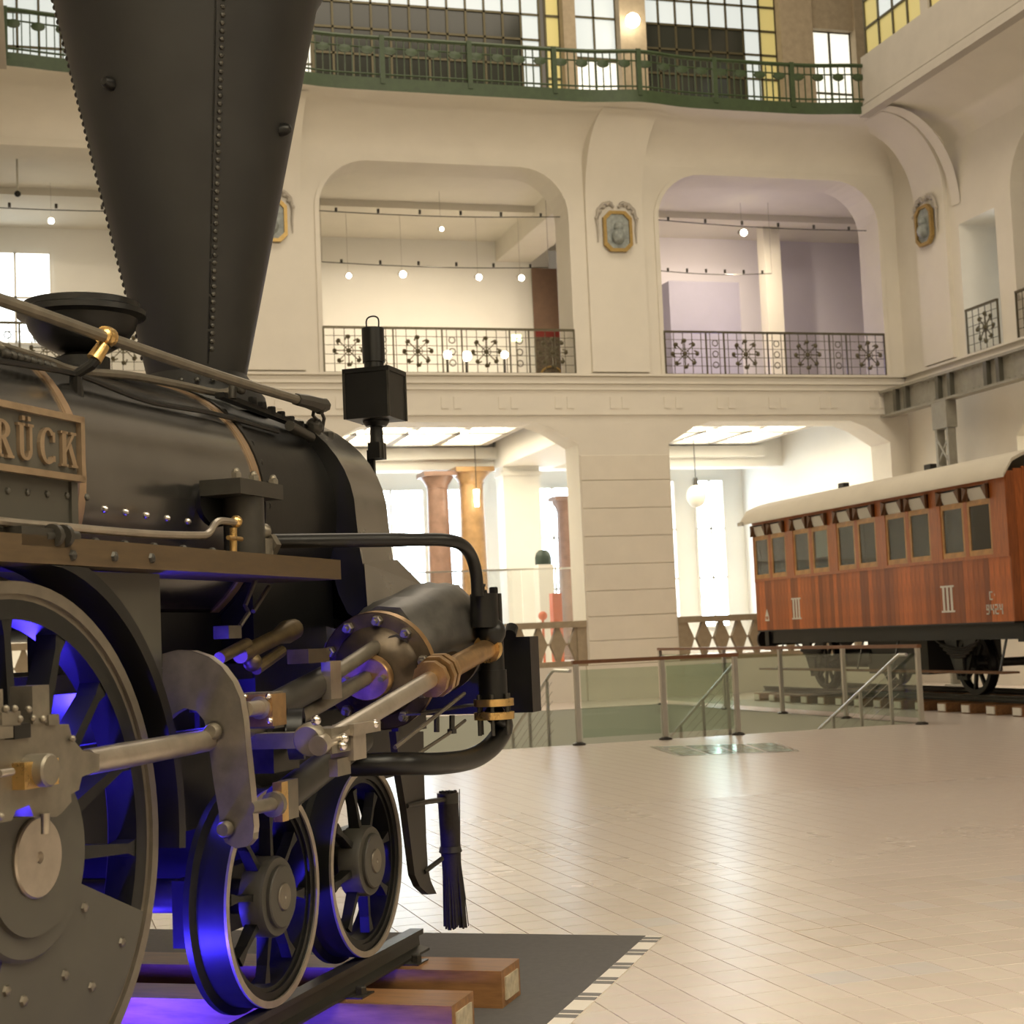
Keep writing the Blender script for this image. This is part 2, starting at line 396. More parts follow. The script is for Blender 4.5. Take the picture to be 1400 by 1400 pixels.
# string courses and the little frieze brackets
for z, h, dp in ((6.98, .06, .07), (6.84, .05, .05), (6.28, .05, .05), (Z1-.02, .05, .10)):
    MB().box(XL, XR, YW-dp, YW+.02, z, z+h).build('string_course', 'plaster', wall_back, 0)
br0 = None; x = XL+.5
while x < XR-.2:
    m = MB() if br0 is None else None
    for dx in (0, .28):
        if br0 is None:
            br0 = MB().box(-.08, .08, -.022, .02, -.13, .13).build('frieze_bracket', 'plaster', wall_back, 0); br0.location = (x+dx, YW, 6.56)
        else: inst(br0, wall_back, (x+dx, YW, 6.56))
    x += 1.29
# ashlar courses on the lower piers
def pier_blocks(xa, xb):
    z = POD; n = 0
    hs = [.53, .53, .56, .58, .62, .62, .62, .57]
    for h in hs:
        MB().add(*_bev(xa+.02, xb-.02, YW-.035, YW+.01, z+.006, z+h-.004)).build('stone_block', 'ashlar', wall_back, 0); z += h
def _bev(x0, x1, y0, y1, z0, z1, b=.014):
    v = [(x0, y1, z0), (x1, y1, z0), (x1, y1, z1), (x0, y1, z1), (x0, y0+b, z0), (x1, y0+b, z0), (x1, y0+b, z1), (x0, y0+b, z1),
         (x0+b, y0, z0+b), (x1-b, y0, z0+b), (x1-b, y0, z1-b), (x0+b, y0, z1-b)]
    return v, [(8, 9, 10, 11), (4, 5, 9, 8), (5, 6, 10, 9), (6, 7, 11, 10), (7, 4, 8, 11), (0, 1, 5, 4), (1, 2, 6, 5), (2, 3, 7, 6), (3, 0, 4, 7)]
for a, b in ((3.78, 5.93), (11.53, 13.68)): pier_blocks(a, b)
for a, b in ((3.78, 5.93), (11.53, 13.68)):
    MB().box(a-.06, b+.06, YW-.10, YW+.01, 0, POD).build('plinth', 'ashlar', wall_back, 0)
# pilaster panels of the upper piers
for c in PIERS:
    m = MB()
    for dx in (-.62, .62): m.box(c+dx-.025, c+dx+.025, YW-.03, YW+.01, 7.4, 9.5)
    m.build('pilaster_fillet', 'plaster', wall_back, 0)

# ---- right wall, left wall, wall behind the camera
right = lambda u, d, z: (XR+d, u, z)
wr = MB()
lowr = [(24.2, POD), (24.2, 5.2), (24.8, 5.75), (25.2, 5.95), (28.0, 5.95), (28.5, 5.75), (29.1, 5.2), (29.1, POD)]
arch_wall(wr, right, 6, YW, 0, Z1, [lowr], WT)
arch_wall(wr, right, 6, YW, Z1, Z2+1.2, [upper_prof(23.0, 28.75, Z1+.001, 11.6, 1.3), upper_prof(29.35, 30.75, Z1+.001, 10.15, .05)], WT)
wall_right = struct('wall_right', wr, 'plaster', ang=0)
for z, h, dp in ((6.98, .06, .07), (Z1-.02, .05, .10)): MB().box(XR-dp, XR+.02, 6, YW, z, z+h).build('string_course', 'plaster', wall_right, 0)
struct('wall_left', MB().box(XL-.4, XL, -8, YW, 0, Z2+1.2), 'plaster', ang=0)
struct('wall_rear', MB().box(XL-.4, XR+.4, -8.4, -8, 0, Z2+1.2), 'plaster', ang=0)

# ---- coves carrying the gallery
GD = 1.82; ZG = 12.78
def gal_y(x):
    y = YW-GD
    for c in PIERS: y -= .20*math.exp(-((x-c)/.75)**2)
    y -= .22*math.exp(-((x-(XR-GD))/.9)**2)+.22*math.exp(-((x-(XL+GD))/.9)**2)
    return y
cv = MB(); rings = []
NT = 10
xs = list(np.linspace(XL+GD, XR-GD, 90))
for k in range(NT+1):
    t = PI/2*k/NT; fr = (1-math.cos(t)); z = Z2+(ZG-Z2)*math.sin(t)
    row = [(XL+GD*fr, 6, z)]
    for i, x in enumerate(xs):
        s = (x-xs[0])/(xs[-1]-xs[0]); xx = XL+GD*fr+s*(XR-XL-2*GD*fr)
        row.append((xx, YW-fr*(YW-gal_y(x)), z))
    row.append((XR-GD*fr, 6, z)); rings.append(row)
n = len(rings[0])
cv.add([p for r in rings for p in r], [(k*n+i, k*n+i+1, (k+1)*n+i+1, (k+1)*n+i) for k in range(NT) for i in range(n-1)])
struct('ceiling_cove', cv, 'plaster', ang=40)
# gallery slab top
gs = MB()
top = rings[-1]
for i in range(1, n-2):
    a, b = top[i], top[i+1]
    gs.add([(a[0], a[1], ZG), (b[0], b[1], ZG), (b[0], b[1], ZG+.05), (a[0], a[1], ZG+.05)], [(0, 1, 2, 3)])
    gs.add([(a[0], a[1], ZG+.05), (b[0], b[1], ZG+.05), (b[0], YW+2, ZG+.05), (a[0], YW+2, ZG+.05)], [(0, 1, 2, 3)])
gs.box(XR-GD, XR+3, 6, YW+2, ZG-.02, ZG+.05); gs.box(XL-3, XL+GD, 6, YW+2, ZG-.02, ZG+.05)
struct('floor_gallery', gs, 'plaster', ang=0)
# consoles over the piers
def console(mp, c, w, name, parent):
    m = MB(); P = [(0, 7.24), (.10, 7.24), (.10, 10.3)]
    for k in range(0, 13):
        t = PI/2*k/12; P.append((.10+1.45*(1-math.cos(t)), 10.95+(12.75-10.95)*math.sin(t)))
    P.append((0, 12.75))
    A = [mp(c-w/2, -d, z) for d, z in P]; B = [mp(c+w/2, -d, z) for d, z in P]; k = len(P)
    m.add(A+B, [tuple(range(k)), tuple(range(k, 2*k))[::-1]]+[(i, i+1, k+i+1, k+i) for i in range(k-1)])
    m.build(name, 'plaster', parent, 40)
for c in PIERS: console(back, c, 1.36, 'console', wall_back)
console(right, 31.75, 1.25, 'console', wall_right)
# broad corner rib
m = MB(); A = []
for k in range(15):
    t = PI/2*k/14
    for u in (0, 1):
        w = 30.95 if u == 0 else 30.6
        A.append((XR-.02-1.6*(1-math.cos(t)), w, 10.6+2.1*math.sin(t)))
m.add(A, [(2*i, 2*i+1, 2*i+3, 2*i+2) for i in range(14)])
m.build('cove_rib', 'plaster', wall_right, 60)

# ---- medallions
def medallion(name, mp, c, zc, label):
    e = empty(name, mp(c, -.13, zc)); o = Vector(e.location); mp0 = mp; mp = lambda u, d, z: mp0(u, d-.13, z)
    tag(e, label, 'medallion', 'octagonal portrait medallions of the hall')
    def oct_(w, h, cut, d): return [Vector(mp(c+x, d, zc+z))-o for x, z in ((-w, -h+cut), (-w+cut, -h), (w-cut, -h), (w, -h+cut), (w, h-cut), (w-cut, h), (-w+cut, h), (-w, h-cut))]
    out0, out1, in1 = oct_(.34, .46, .15, -.01), oct_(.34, .46, .15, -.10), oct_(.27, .39, .13, -.10)
    in0 = oct_(.27, .39, .13, -.05)
    f = MB(); f.add(out0+out1+in1+in0, [(i, (i+1) % 8, 8+(i+1) % 8, 8+i) for i in range(8)]+[(8+i, 8+(i+1) % 8, 16+(i+1) % 8, 16+i) for i in range(8)]+[(16+i, 16+(i+1) % 8, 24+(i+1) % 8, 24+i) for i in range(8)])
    f.build('frame', 'gilt', e, 0)
    p = MB(); p.add(in0, [tuple(range(8))]); p.build('relief_panel', 'relief', e, 0)
    g = MB()
    def wp(x, z, d=-.08): return Vector(mp(c+x, d, zc+z))-o
    g.sphere(wp(.02, .10), .11, 8, 6); g.sphere(wp(.0, -.12), .16, 8, 6, 1.1)
    g.build('relief_bust', 'relief', e, 60)
    for s in (-1, 1):
        q = MB()
        q.tube([wp(s*x, z, -.02) for x, z in ((.05, .56), (.16, .66), (.30, .62), (.42, .50), (.47, .25), (.45, 0), (.46, -.25))], [.03, .05, .05, .045, .03, .025, .01], 6)
        for k in range(5): q.sphere(wp(s*(.12+.09*k), .64-.035*k*k*.6, -.03), .045, 6, 5)
        q.build('garland', 'plaster_grey', e, 60)
medallion('wall_medallion', back, 12.63, 10.40, 'gilt octagonal medallion with garland on the pier between the two arches')
medallion('wall_medallion', back, 4.88, 10.40, 'gilt octagonal medallion half hidden behind the tall chimney')
medallion('wall_medallion', right, 31.85, 10.40, 'gilt octagonal medallion on the side wall beside the narrow window')

# ---- rooms behind the arches
MB_ = MB()
YB0, YR = YW+WT, 44.0
struct('floor_podium', MB().box(XL-3, XR+3.5, YW+.02, YR, 0, POD), 'floor_tiles_far', ang=0)
struct('floor_first_storey', MB().box(XL-3, XR+6, YB0-.05, YR, 6.95, Z1), 'plaster', ang=0)
struct('wall_far_ground', MB().box(XL-3, XR+3.5, YR, YR+.3, 0, 7), 'plaster_white', ang=0)
struct('ceiling_first_storey', MB().box(XL-3, XR+6, YB0-.05, 42, 12.15, 12.3), 'plaster', ang=0)
struct('wall_far_upper', MB().box(XL-3, 13.6, 41.2, 41.5, Z1, 12.2), 'plaster_white', ang=0)
struct('wall_far_upper_lilac', MB().box(13.6, XR+6, 40.2, 40.5, Z1, 12.2), 'plaster_lilac', ang=0)
struct('wall_ground_side', MB().box(20.3, 20.6, YB0, YR, 0, 6.95), 'plaster_white', ang=0)
struct('wall_ground_side_far', MB().box(XL-3, XL-2.7, YB0, YR, 0, 12), 'plaster_white', ang=0)
struct('wall_upper_side', MB().box(XR+3.0, XR+3.3, YB0, 42, Z1, 12.2), 'plaster_lilac', ang=0)
# ceiling beams on the pier lines, cornice
cb = MB()
for c in PIERS: cb.box(c-.8, c+.8, YB0, 41.2, 5.95, 6.95)
cb.box(XL-3, XR+.55, 41.2, 41.9, 5.95, 6.95); cb.box(XL-3, XR+.55, YB0, YB0+.5, 6.2, 6.95)
for a, b in BAYS: cb.box(a-.4, b+.4, 40.9, 41.3, 6.2, 6.5)
struct('ceiling_beams', cb, 'plaster_white', ang=0)
cu = MB()
for c in PIERS: cu.box(c-.5, c+.5, YB0, 41.2, 11.6, 12.15)
cu.box(XL-3, XR+3, 37.6, 38.1, 11.98, 12.15)
struct('ceiling_beams_upper', cu, 'plaster', ang=0)
# luminous ceilings; unseen copies over the entrance are added to brighten the foreground floor
struct('floor_entrance_gallery', MB().box(XL, XR, -8, 4.2, 6.95, Z1), 'plaster', ang=0)
for bi, (a, b, cy) in enumerate([(a, b, 38) for a, b in BAYS]+[(a, b, 1.0) for a, b in BAYS[:2]]):
    e = empty('luminous_ceiling', ((a+b)/2, cy, 6.56))
    tag(e, ['backlit coffered ceiling behind the arch hidden by the boiler', 'backlit coffered ceiling in the arch behind the lantern', 'backlit coffered ceiling in the arch above the carriage', 'unseen backlit coffered ceiling added over the entrance on the tender side', 'unseen backlit coffered ceiling added over the entrance facing the stairs'][bi], 'ceiling light', 'luminous ceilings')
    nx, ny = 4, 2; H2 = 2.3 if cy > 9 else 3.0; w = (b-a-.5)/nx; h = 2*H2/ny; fr = MB(); p0 = None
    fr.box(-(b-a)/2-.1, (b-a)/2+.1, -3.1, 3.1 if cy < 9 else 2.9, .06, .10)
    for i in range(nx+1): x = -(b-a-.5)/2+i*w; fr.box(x-.10, x+.10, -H2, H2, -.08, .08)
    for j in range(ny+1): y = -H2+j*h; fr.box(-(b-a-.5)/2, (b-a-.5)/2, y-.10, y+.10, -.08, .08)
    fr.build('coffer_frame', 'plaster_grey', e, 0)
    for i in range(nx):
        for j in range(ny):
            l = (-(b-a-.5)/2+(i+.5)*w, -H2+(j+.5)*h, 0)
            if p0 is None: p0 = MB().box(-w/2+.07, w/2-.07, -h/2+.07, h/2-.07, .02, .05).build('light_panel', 'lum_panel', e, 0); p0.location = l
            else: inst(p0, e, l)
    q0 = None
    for i in range(nx-1):
        l = (-(b-a-.5)/2+(i+1)*w, -.6, -.12)
        if q0 is None: q0 = MB().sphere((0, 0, 0), .085, 10, 6).build('lamp_globe', 'bulb', e, 60); q0.location = l
        else: inst(q0, e, l)
# bright windows of the far ground-floor wall
def bright_window(nm, x0, x1, z0, z1, m='daylight', nx=2, nz=3, y=YR):
    fr = MB(); t = .06
    for i in range(nx+1): x = x0+(x1-x0)*i/nx; fr.box(x-t/2, x+t/2, y-.08, y+.02, z0, z1)
    for j in range(nz+1): z = z0+(z1-z0)*j/nz; fr.box(x0, x1, y-.08, y+.02, z-t/2, z+t/2)
    o = struct(nm, fr, 'plaster_white', ang=0)
    for i in range(nx):
        for j in range(nz):
            MB().box(x0+(x1-x0)*i/nx+t/2, x0+(x1-x0)*(i+1)/nx-t/2, y-.04, y-.02, z0+(z1-z0)*j/nz+t/2, z0+(z1-z0)*(j+1)/nz-t/2).build('pane', m, o, 0)
    return o
bright_window('window_1', 8.6, 10.5, 1.6, 5.7)
bright_window('window_2', 11.1, 12.1, 1.6, 5.7)
bright_window('window_3', 13.7, 14.9, 1.3, 5.7)
bright_window('window_4', 18.75, 19.65, 1.5, 5.85)
bright_window('window_5', 16.3, 18.1, 1.5, 5.85, 'daylight_soft')
# columns
def column(x, y, m, r, zt, label):
    e = empty('stone_column', (x, y, POD)); tag(e, label, 'column', 'columns of the ground-floor room')
    h = zt-POD
    MB().lathe([(1e-5, .25), (r, .25), (r*1.0, h*.4), (r*.88, h-.42), (1e-5, h-.42)], (0, 0, 0), (0, 0, 1), 20).build('shaft', m, e, 50)
    MB().lathe([(1e-5, 0), (r*1.35, 0), (r*1.35, .1), (r*1.2, .12), (r*1.15, .25), (1e-5, .25)], (0, 0, 0), (0, 0, 1), 20).build('base', m, e, 40)
    MB().lathe([(1e-5, h-.42), (r*.95, h-.42), (r*.95, h-.36), (r*1.35, h-.16), (r*1.4, h-.12), (1e-5, h-.12)], (0, 0, 0), (0, 0, 1), 20).box(-r*1.45, r*1.45, -r*1.45, r*1.45, h-.12, h).build('capital', m, e, 40)
column(10.18, 41.0, 'marble_rose', .31, 5.85, 'rose marble column beside the bright ground-floor window')
column(11.10, 41.0, 'marble_tan', .36, 5.95, 'honey-coloured marble column next to the white square pillar')
column(14.2, 42.6, 'marble_rose', .24, 5.3, 'slim rose column glimpsed at the edge of the arch')
wp = MB().box(11.85, 12.85, 40.5, 41.2, POD, 5.95); wp.box(11.8, 12.9, 40.45, 41.2, 5.7, 5.8)
tag(wp.build('square_pillar', 'plaster_white', None, 0), 'broad white square pillar inside the ground-floor arch', 'pillar')
# pendant globe in the right-hand arch and small lantern
e = empty('pendant_lamp', (17.1, 40.0, 5.1)); tag(e, 'milky glass pendant lamp hanging in the arch left of the carriage', 'lamp')
MB().cyl((0, 0, .1), (0, 0, 1.55), .012, n=6).build('cord', 'dark_iron', e)
MB().sphere((0, 0, -.08), .27, 14, 10, 1.15).build('globe', 'vent_white', e, 60)
MB().cyl((0, 0, .20), (0, 0, .42), .08, .05, n=10).build('cap', 'dark_iron', e)
e = empty('hanging_lantern', (11.05, 40.3, 5.1)); tag(e, 'glowing lantern hung before the honey-coloured column', 'lamp')
MB().cyl((0, 0, -.22), (0, 0, .22), .055, .075, n=10).build('glass_body', 'bulb', e)
MB().cyl((0, 0, .25), (0, 0, 1.4), .012, n=6).build('cord', 'dark_iron', e)
# low glass partition and things behind the left balustrade
e = empty('glass_partition', (9.5, 36.2, POD)); tag(e, 'clear glass partition with a slim rail behind the stone balustrade', 'partition')
for k in range(4): MB().box(-2.6+k*1.35, -1.28+k*1.35, -.01, .01, .1, 2.25).build('glass_pane', 'clear_glass', e, 0)
MB().box(-2.6, 2.8, -.02, .02, 2.25, 2.29).build('rail', 'stainless', e, 0)
q0, q1 = hit(755, 848, 1, 36.8), hit(766, 811, 1, 36.8)
o = MB().box(q0[0], q1[0], 36.7, 36.95, POD, q1[2]).build('orange_sign', 'orange', None, 0); tag(o, 'slim orange information stele standing behind the balustrade', 'sign')
q0 = hit(742, 842, 1, 36.8)
o = MB().sphere((q0[0], 36.8, q0[2]), .11, 10, 8).cyl((q0[0], 36.8, POD), (q0[0], 36.8, q0[2]-.08), .03, n=8).build('bollard_lamp', 'orange', None, 50); tag(o, 'small orange globe on a stand behind the balustrade', 'lamp')
q0 = hit(743, 772, 1, 38.6); e = empty('machine_hood', (q0[0], 38.6, POD)); tag(e, 'dark green domed machine hood on a pale pedestal inside the arch', 'machine')
MB().lathe([(1e-5, 0), (.21, 0), (.21, .18), (.18, .29), (.11, .36), (1e-5, .38)], (0, 0, q0[2]-POD), (0, 0, 1), 18).build('dome', 'dark_green', e, 40); MB().box(-.2, .2, -.2, .2, 0, q0[2]-POD).build('pedestal', 'plaster_white', e, 0)
# ---- stone balustrades in the ground-floor arches
def balustrade(a, b, label):
    e = empty('stone_balustrade', ((a+b)/2, YW+.12, POD)); tag(e, label, 'balustrade', 'stone balustrades')
    w = (b-a)/2; H = .99
    MB().box(-w, w, -.14, .14, H-.14, H).build('coping', 'stone', e, 0)
    MB().box(-w, w, -.12, .12, 0, .12).build('base_rail', 'stone', e, 0)
    for s in (-1, 1): MB().box(s*w-.22 if s > 0 else -w, w if s > 0 else -w+.22, -.11, .11, .12, H-.14).build('end_post', 'stone', e, 0)
    span = 2*w-.44; n = round(span/.42); st = span/n; b0 = None
    for i in range(n+1):
        x = -w+.22+i*st
        if b0 is None:
            P = [(-.04, .12), (.04, .12), (.07, .22), (.17, .46), (.17, .52), (.07, .76), (.04, .85), (-.04, .85), (-.07, .76), (-.17, .52), (-.17, .46), (-.07, .22)]
            b0 = MB().prism([(p[0], -.07, p[1]) for p in P], (0, .14, 0)).build('baluster', 'stone', e, 0); b0.location = (x, 0, 0)
        else: inst(b0, e, (x, 0, 0))
    MB().box(-w+.2, w-.2, -.03, .03, .47, .51).build('middle_rail', 'stone', e, 0)
for (a, b), lab in zip(BAYS, ('pierced stone balustrade behind the driving wheel', 'pierced stone balustrade behind the locomotive pump', 'pierced stone balustrade behind the end of the red carriage')): balustrade(a, b, lab)

# ---- iron railings of the first storey
def rosette(r=.42):
    m = MB(); rr = .009
    def ring(q, k=16): m.tube([(q*math.cos(2*PI*i/k), 0, q*math.sin(2*PI*i/k)) for i in range(k+1)], rr, 4)
    ring(.10)
    for i in range(8):
        a = 2*PI*i/8; c, s = math.cos(a), math.sin(a)
        m.bar((.03*c, 0, .03*s), (.26*c, 0, .26*s), .02, .02, (0, 1, 0))
        m.sphere((.30*c, 0, .30*s), .05, 6, 4); m.bar((.24*math.cos(a+.3), 0, .24*math.sin(a+.3)), (.34*math.cos(a+.1), 0, .34*math.sin(a+.1)), .03, .02, (0, 1, 0))
    m.sphere((0, 0, 0), .055, 8, 5); return m
ROS = None; GRID = {}
def iron_railing(mp, a, b, label, ros_at, zb=Z1):
    global ROS
    e = empty('iron_railing', mp((a+b)/2, -.05, zb)); o = Vector(e.location); tag(e, label, 'railing', 'wrought iron railings of the first storey')
    q = lambda u, z, d=0: Vector(mp(u, -.05+d, zb+z))-o
    MB().bar(q(a, 1.0), q(b, 1.0), .07, .045).build('top_rail', 'bronze_iron', e, 0)
    MB().bar(q(a, .03), q(b, .03), .03, .03).build('bottom_rail', 'bronze_iron', e, 0)
    g = MB(); n = max(2, round((b-a)/.222))
    for i in range(n+1): u = a+(b-a)*i/n; g.bar(q(u, .02), q(u, 1), .014, .014)
    for z in (.22, .42, .62, .82): g.bar(q(a, z), q(b, z), .012, .012)
    tag(g.build('grid_bars', 'bronze_iron', e, 0), kind='stuff')
    for i in (0, 1): MB().bar(q((a, b)[i], 0), q((a, b)[i], 1.02), .035, .035).build('end_post', 'bronze_iron', e, 0)
    for u in ros_at:
        if ROS is None: ROS = r = rosette().build('rosette', 'bronze_iron', e, 0); ROS.location = q(u, .5)
        else: r = inst(ROS, e, q(u, .5))
        if mp is right: r.rotation_euler = (0, 0, PI/2)
    for k in range(len(ros_at)-1):
        u = (ros_at[k]+ros_at[k+1])/2
        for dx in (-.22, .22): MB().bar(q(u+dx, .02), q(u+dx, 1), .03, .03).build('stile', 'bronze_iron', e, 0)
        for z in (.25, .5, .75): MB().tube([q(u+.07*math.cos(t), z+.07*math.sin(t)) for t in np.linspace(0, 2*PI, 9)], .012, 4).build('ring_ornament', 'bronze_iron', e, 0)
iron_railing(back, 5.93, 11.53, 'dark iron railing with rosettes in the arch above the lantern', [6.46, 7.97, 9.50, 11.02])
iron_railing(back, 13.68, 19.22, 'dark iron railing with rosettes in the arch with the violet wall', [14.16, 15.66, 17.22, 18.80])
iron_railing(back, -1.76, 3.78, 'dark iron railing with rosettes behind the chimney', [-1.2, .3, 1.8, 3.3])
iron_railing(right, 29.40, 30.6, 'short dark iron railing of the narrow side-wall window', [29.9])
iron_railing(right, 23.0, 28.72, 'dark iron railing of the wide side-wall arch', [24.1, 25.7, 27.3])
# side-wall narrow window and rooms
struct('window_6', MB().box(XR+.55, XR+.6, 29.35, 29.62, Z1, 10.1), 'daylight_soft', ang=0)
struct('wall_side_room', MB().box(XR+.9, XR+1.1, 30.75, 33, Z1, 12).box(XR+2.9, XR+3.1, 6, 33, 0, 12), 'plaster', ang=0)
struct('floor_side_room', MB().box(XR+.85, XR+3, 6, 33.4, 6.95, Z1).box(XR+.02, XR+3, 6, 33.4, 0, POD), 'plaster', ang=0)
struct('ceiling_side_room', MB().box(XR+.85, XR+3, 6, 33.4, 12.1, 12.2), 'plaster', ang=0)
e = empty('luminous_ceiling', (XR+1.9, 26.6, 6.4)); tag(e, 'backlit ceiling panel inside the side-wall arch beyond the carriage roof', 'ceiling light', 'luminous ceilings')
MB().box(-.8, .8, -2.2, 2.2, 0, .05).build('light_panel', 'lum_panel', e, 0); MB().box(-.95, .95, -2.35, 2.35, .03, .1).build('coffer_frame', 'plaster_white', e, 0)

# ---- first-storey lamps, cables, furnishings
spots = [((477, 377), .065, 38), ((551, 375), .085, 38), ((655, 379), .075, 38), ((713, 380), .075, 38), ((604, 313), .05, 36.5), ((1017, 318), .085, 36.5), ((70, 302), .07, 37)]
labs = ['bright ceiling spot nearest the chimney in the arch above the lantern', 'largest bright ceiling spot in the arch above the lantern', 'bright ceiling spot right of the largest one above the lantern', 'bright ceiling spot beside the brown door panel', 'small dim ceiling spot close to the front cable', 'single bright ceiling spot in the arch with the violet wall', 'ceiling spot seen left of the chimney']
for ((px, py), r, y), lab in zip(spots, labs):
    p = hit(px, py, 1, y); e = empty('ceiling_spot', p); tag(e, lab, 'spotlight', 'ceiling spots of the first storey')
    MB().sphere((0, 0, 0), r, 10, 7).build('bulb', 'bulb', e, 60)
    l = bpy.data.lights.new('spot_light', 'SPOT'); l.spot_size = math.radians(150); l.spot_blend = 1.0; l.energy = (120, 170, 140, 140, 100, 640, 260)[labs.index(lab)]; l.color = (1, .84, .62); l.shadow_soft_size = r; lo = bpy.data.objects.new('spot_light', l); COL.objects.link(lo); lo.parent = e; lo.location = (0, -.02, -r-.03); lo.rotation_euler = (math.radians(48), 0, 0)
    MB().cyl((0, .05, .0), (0, .22, .06), r*.8, r*.9, n=10).build('housing', 'plaster_grey', e)
    MB().cyl((0, .12, .06), (0, .12, 12.15-p[2]), .005, n=6).build('stem', 'plaster_grey', e)
for px, py, r, lab in ((612, 485, .10, 'low glowing lamp behind the railing, farthest from the green light'), (638, 487, .12, 'largest low glowing lamp behind the railing'), (690, 485, .09, 'low glowing lamp behind the railing beside the green light')):
    p = hit(px, py, 1, 37.0); e = empty('floor_spot', (p[0], p[1], Z1)); tag(e, lab, 'spotlight', 'low exhibition lamps')
    MB().sphere((0, 0, p[2]-Z1), r, 10, 7).build('bulb', 'bulb', e, 60); MB().cyl((0, .05, 0), (0, .05, p[2]-Z1-.05), .03, n=8).build('stand', 'dark_iron', e)
p = hit(706, 462, 1, 39); e = empty('exit_light', p); tag(e, 'small green emergency light behind the iron railing', 'lamp'); MB().box(-.12, .12, -.03, .03, -.08, .08).build('light_face', 'bulb_green', e, 0); MB().cyl((0, 0, -.08), (0, 0, Z1-p[2]), .03, n=8).build('stand', 'plaster_grey', e)
d0, d1 = hit(729, 365, 1, 40.9), hit(770, 365, 1, 40.9)
e = empty('door_panel', ((d0[0]+d1[0])/2, 41.1, Z1)); tag(e, 'brown door panel with a dark patterned lower half and red stripe', 'door'); w = (d1[0]-d0[0])/2
MB().box(-w, w, -.06, 0, 2.55, d0[2]-Z1).build('upper_panel', 'door_brown', e, 0); MB().box(-w, w, -.08, 0, 2.35, 2.55).build('stripe', 'poster_red', e, 0); MB().box(-w, w, -.06, 0, 0, 2.35).build('lower_panel', 'poster_dark', e, 0)
MB().tube([(.34*math.cos(t), -.09, 1.2+.34*math.sin(t)) for t in np.linspace(0, 2*PI, 17)], .03, 5).build('ring_ornament', 'gilt', e, 40)
v0, v1 = hit(912, 385, 1, 39.6), hit(1008, 388, 1, 39.6)
o = MB().box(v0[0], v1[0], 39.5, 40.2, Z1, v0[2]).build('display_wall', 'panel_lilac', None, 0); tag(o, 'grey violet exhibition wall panel behind the iron railing', 'panel')
v0, v1 = hit(1040, 340, 1, 38.5), hit(1062, 340, 1, 38.5)
o = MB().box(v0[0], v1[0], 38.3, 38.7, Z1, 12.15).build('inner_pillar', 'plaster', None, 0); tag(o, 'square cream pillar inside the arch with the violet wall', 'pillar')
def cable(px0, py0, px1, py1, y, label, n=6, xa=None, xb=None, hang=False):
    a, b = hit(px0, py0, 1, y), hit(px1, py1, 1, y)
    if xa is not None: a[0] = xa; b[0] = xb
    e = empty('lighting_cable', a); tag(e, label, 'cable', 'cables with small spots')
    d = Vector(b-a); MB().tube([d*t+Vector((0, 0, -.06*math.sin(PI*t))) for t in np.linspace(0, 1, 9)], .011, 5).build('wire', 'dark_iron', e)
    s0 = None
    for k in range(n):
        l = d*((k+.5)/n)
        if s0 is None: s0 = MB().cyl((0, 0, -.02), (0, 0, .07), .03, n=8).build('clip', 'dark_iron', e); s0.location = l
        else: inst(s0, e, l)
    if hang:
        for q in (Vector((0, 0, 0)), d): MB().cyl(q, (q.x, q.y, 12.15-a[2]), .008, n=6).build('hanger', 'plaster_grey', e)
cable(438, 288, 778, 297, 33.9, 'thin lighting cable across the arch above the lantern', xa=5.932, xb=11.528); cable(900, 300, 1172, 315, 33.9, 'thin lighting cable across the arch with the violet wall', xa=13.682, xb=19.248)
cable(440, 358, 750, 366, 36.5, 'second thin cable deeper inside the arch above the lantern', hang=True); cable(900, 370, 1055, 374, 36.5, 'second thin cable deeper inside the arch with the violet wall', hang=True); cable(-40, 281, 150, 284, 33.9, 'thin lighting cable left of the chimney', xa=-1.758, xb=3.778)
p = hit(24, 265, 1, 34.6); e = empty('security_camera', p); tag(e, 'small dark camera hung from a stem left of the chimney', 'camera'); MB().sphere((0, 0, 0), .07, 8, 6).build('lens_dome', 'black_paint', e, 60); MB().cyl((0, 0, .05), (0, 0, 12.15-p[2]), .025, n=6).build('stem', 'garland', e)
# bright window of the left upper room
bright_window('window_7', -1.2, .5, 9.2, 11.5, 'daylight_soft', 2, 2, 41.15)
area('violet_exhibition_lamp', (17.0, 38.6, 8.0), 1.2, .6, 60, (.45, .40, 1.0), (math.radians(-80), 0, 0))

# ---- green gallery railing
GP = [(x, gal_y(x)-.02) for x in np.linspace(XL+GD, XR-GD, 110)]
e = empty('gallery_railing', (8.73, YW-GD, ZG)); tag(e, 'green cast iron gallery railing with oval ornaments high above the arches', 'railing')
o = Vector(e.location)
def gpath(z, dy=0): return [Vector((x, y+dy, ZG+z))-o for x, y in GP]
MB().tube(gpath(1.07), .045, 6).build('top_rail', 'green_iron', e, 50)
MB().tube(gpath(.30), .022, 5).build('bottom_rail', 'green_iron', e, 50)
MB().tube(gpath(.86), .018, 5).build('middle_rail', 'green_iron', e, 50)
fa = MB(); nP = len(GP)
A = gpath(-.05, -.03)+gpath(.22, -.03)+gpath(.22, .10)
fa.add(A, [(i, i+1, nP+i+1, nP+i) for i in range(nP-1)]+[(nP+i, nP+i+1, 2*nP+i+1, 2*nP+i) for i in range(nP-1)])
fa.build('fascia', 'green_iron', e, 50)
cum = [0]
for i in range(1, nP): cum.append(cum[-1]+math.hypot(GP[i][0]-GP[i-1][0], GP[i][1]-GP[i-1][1]))
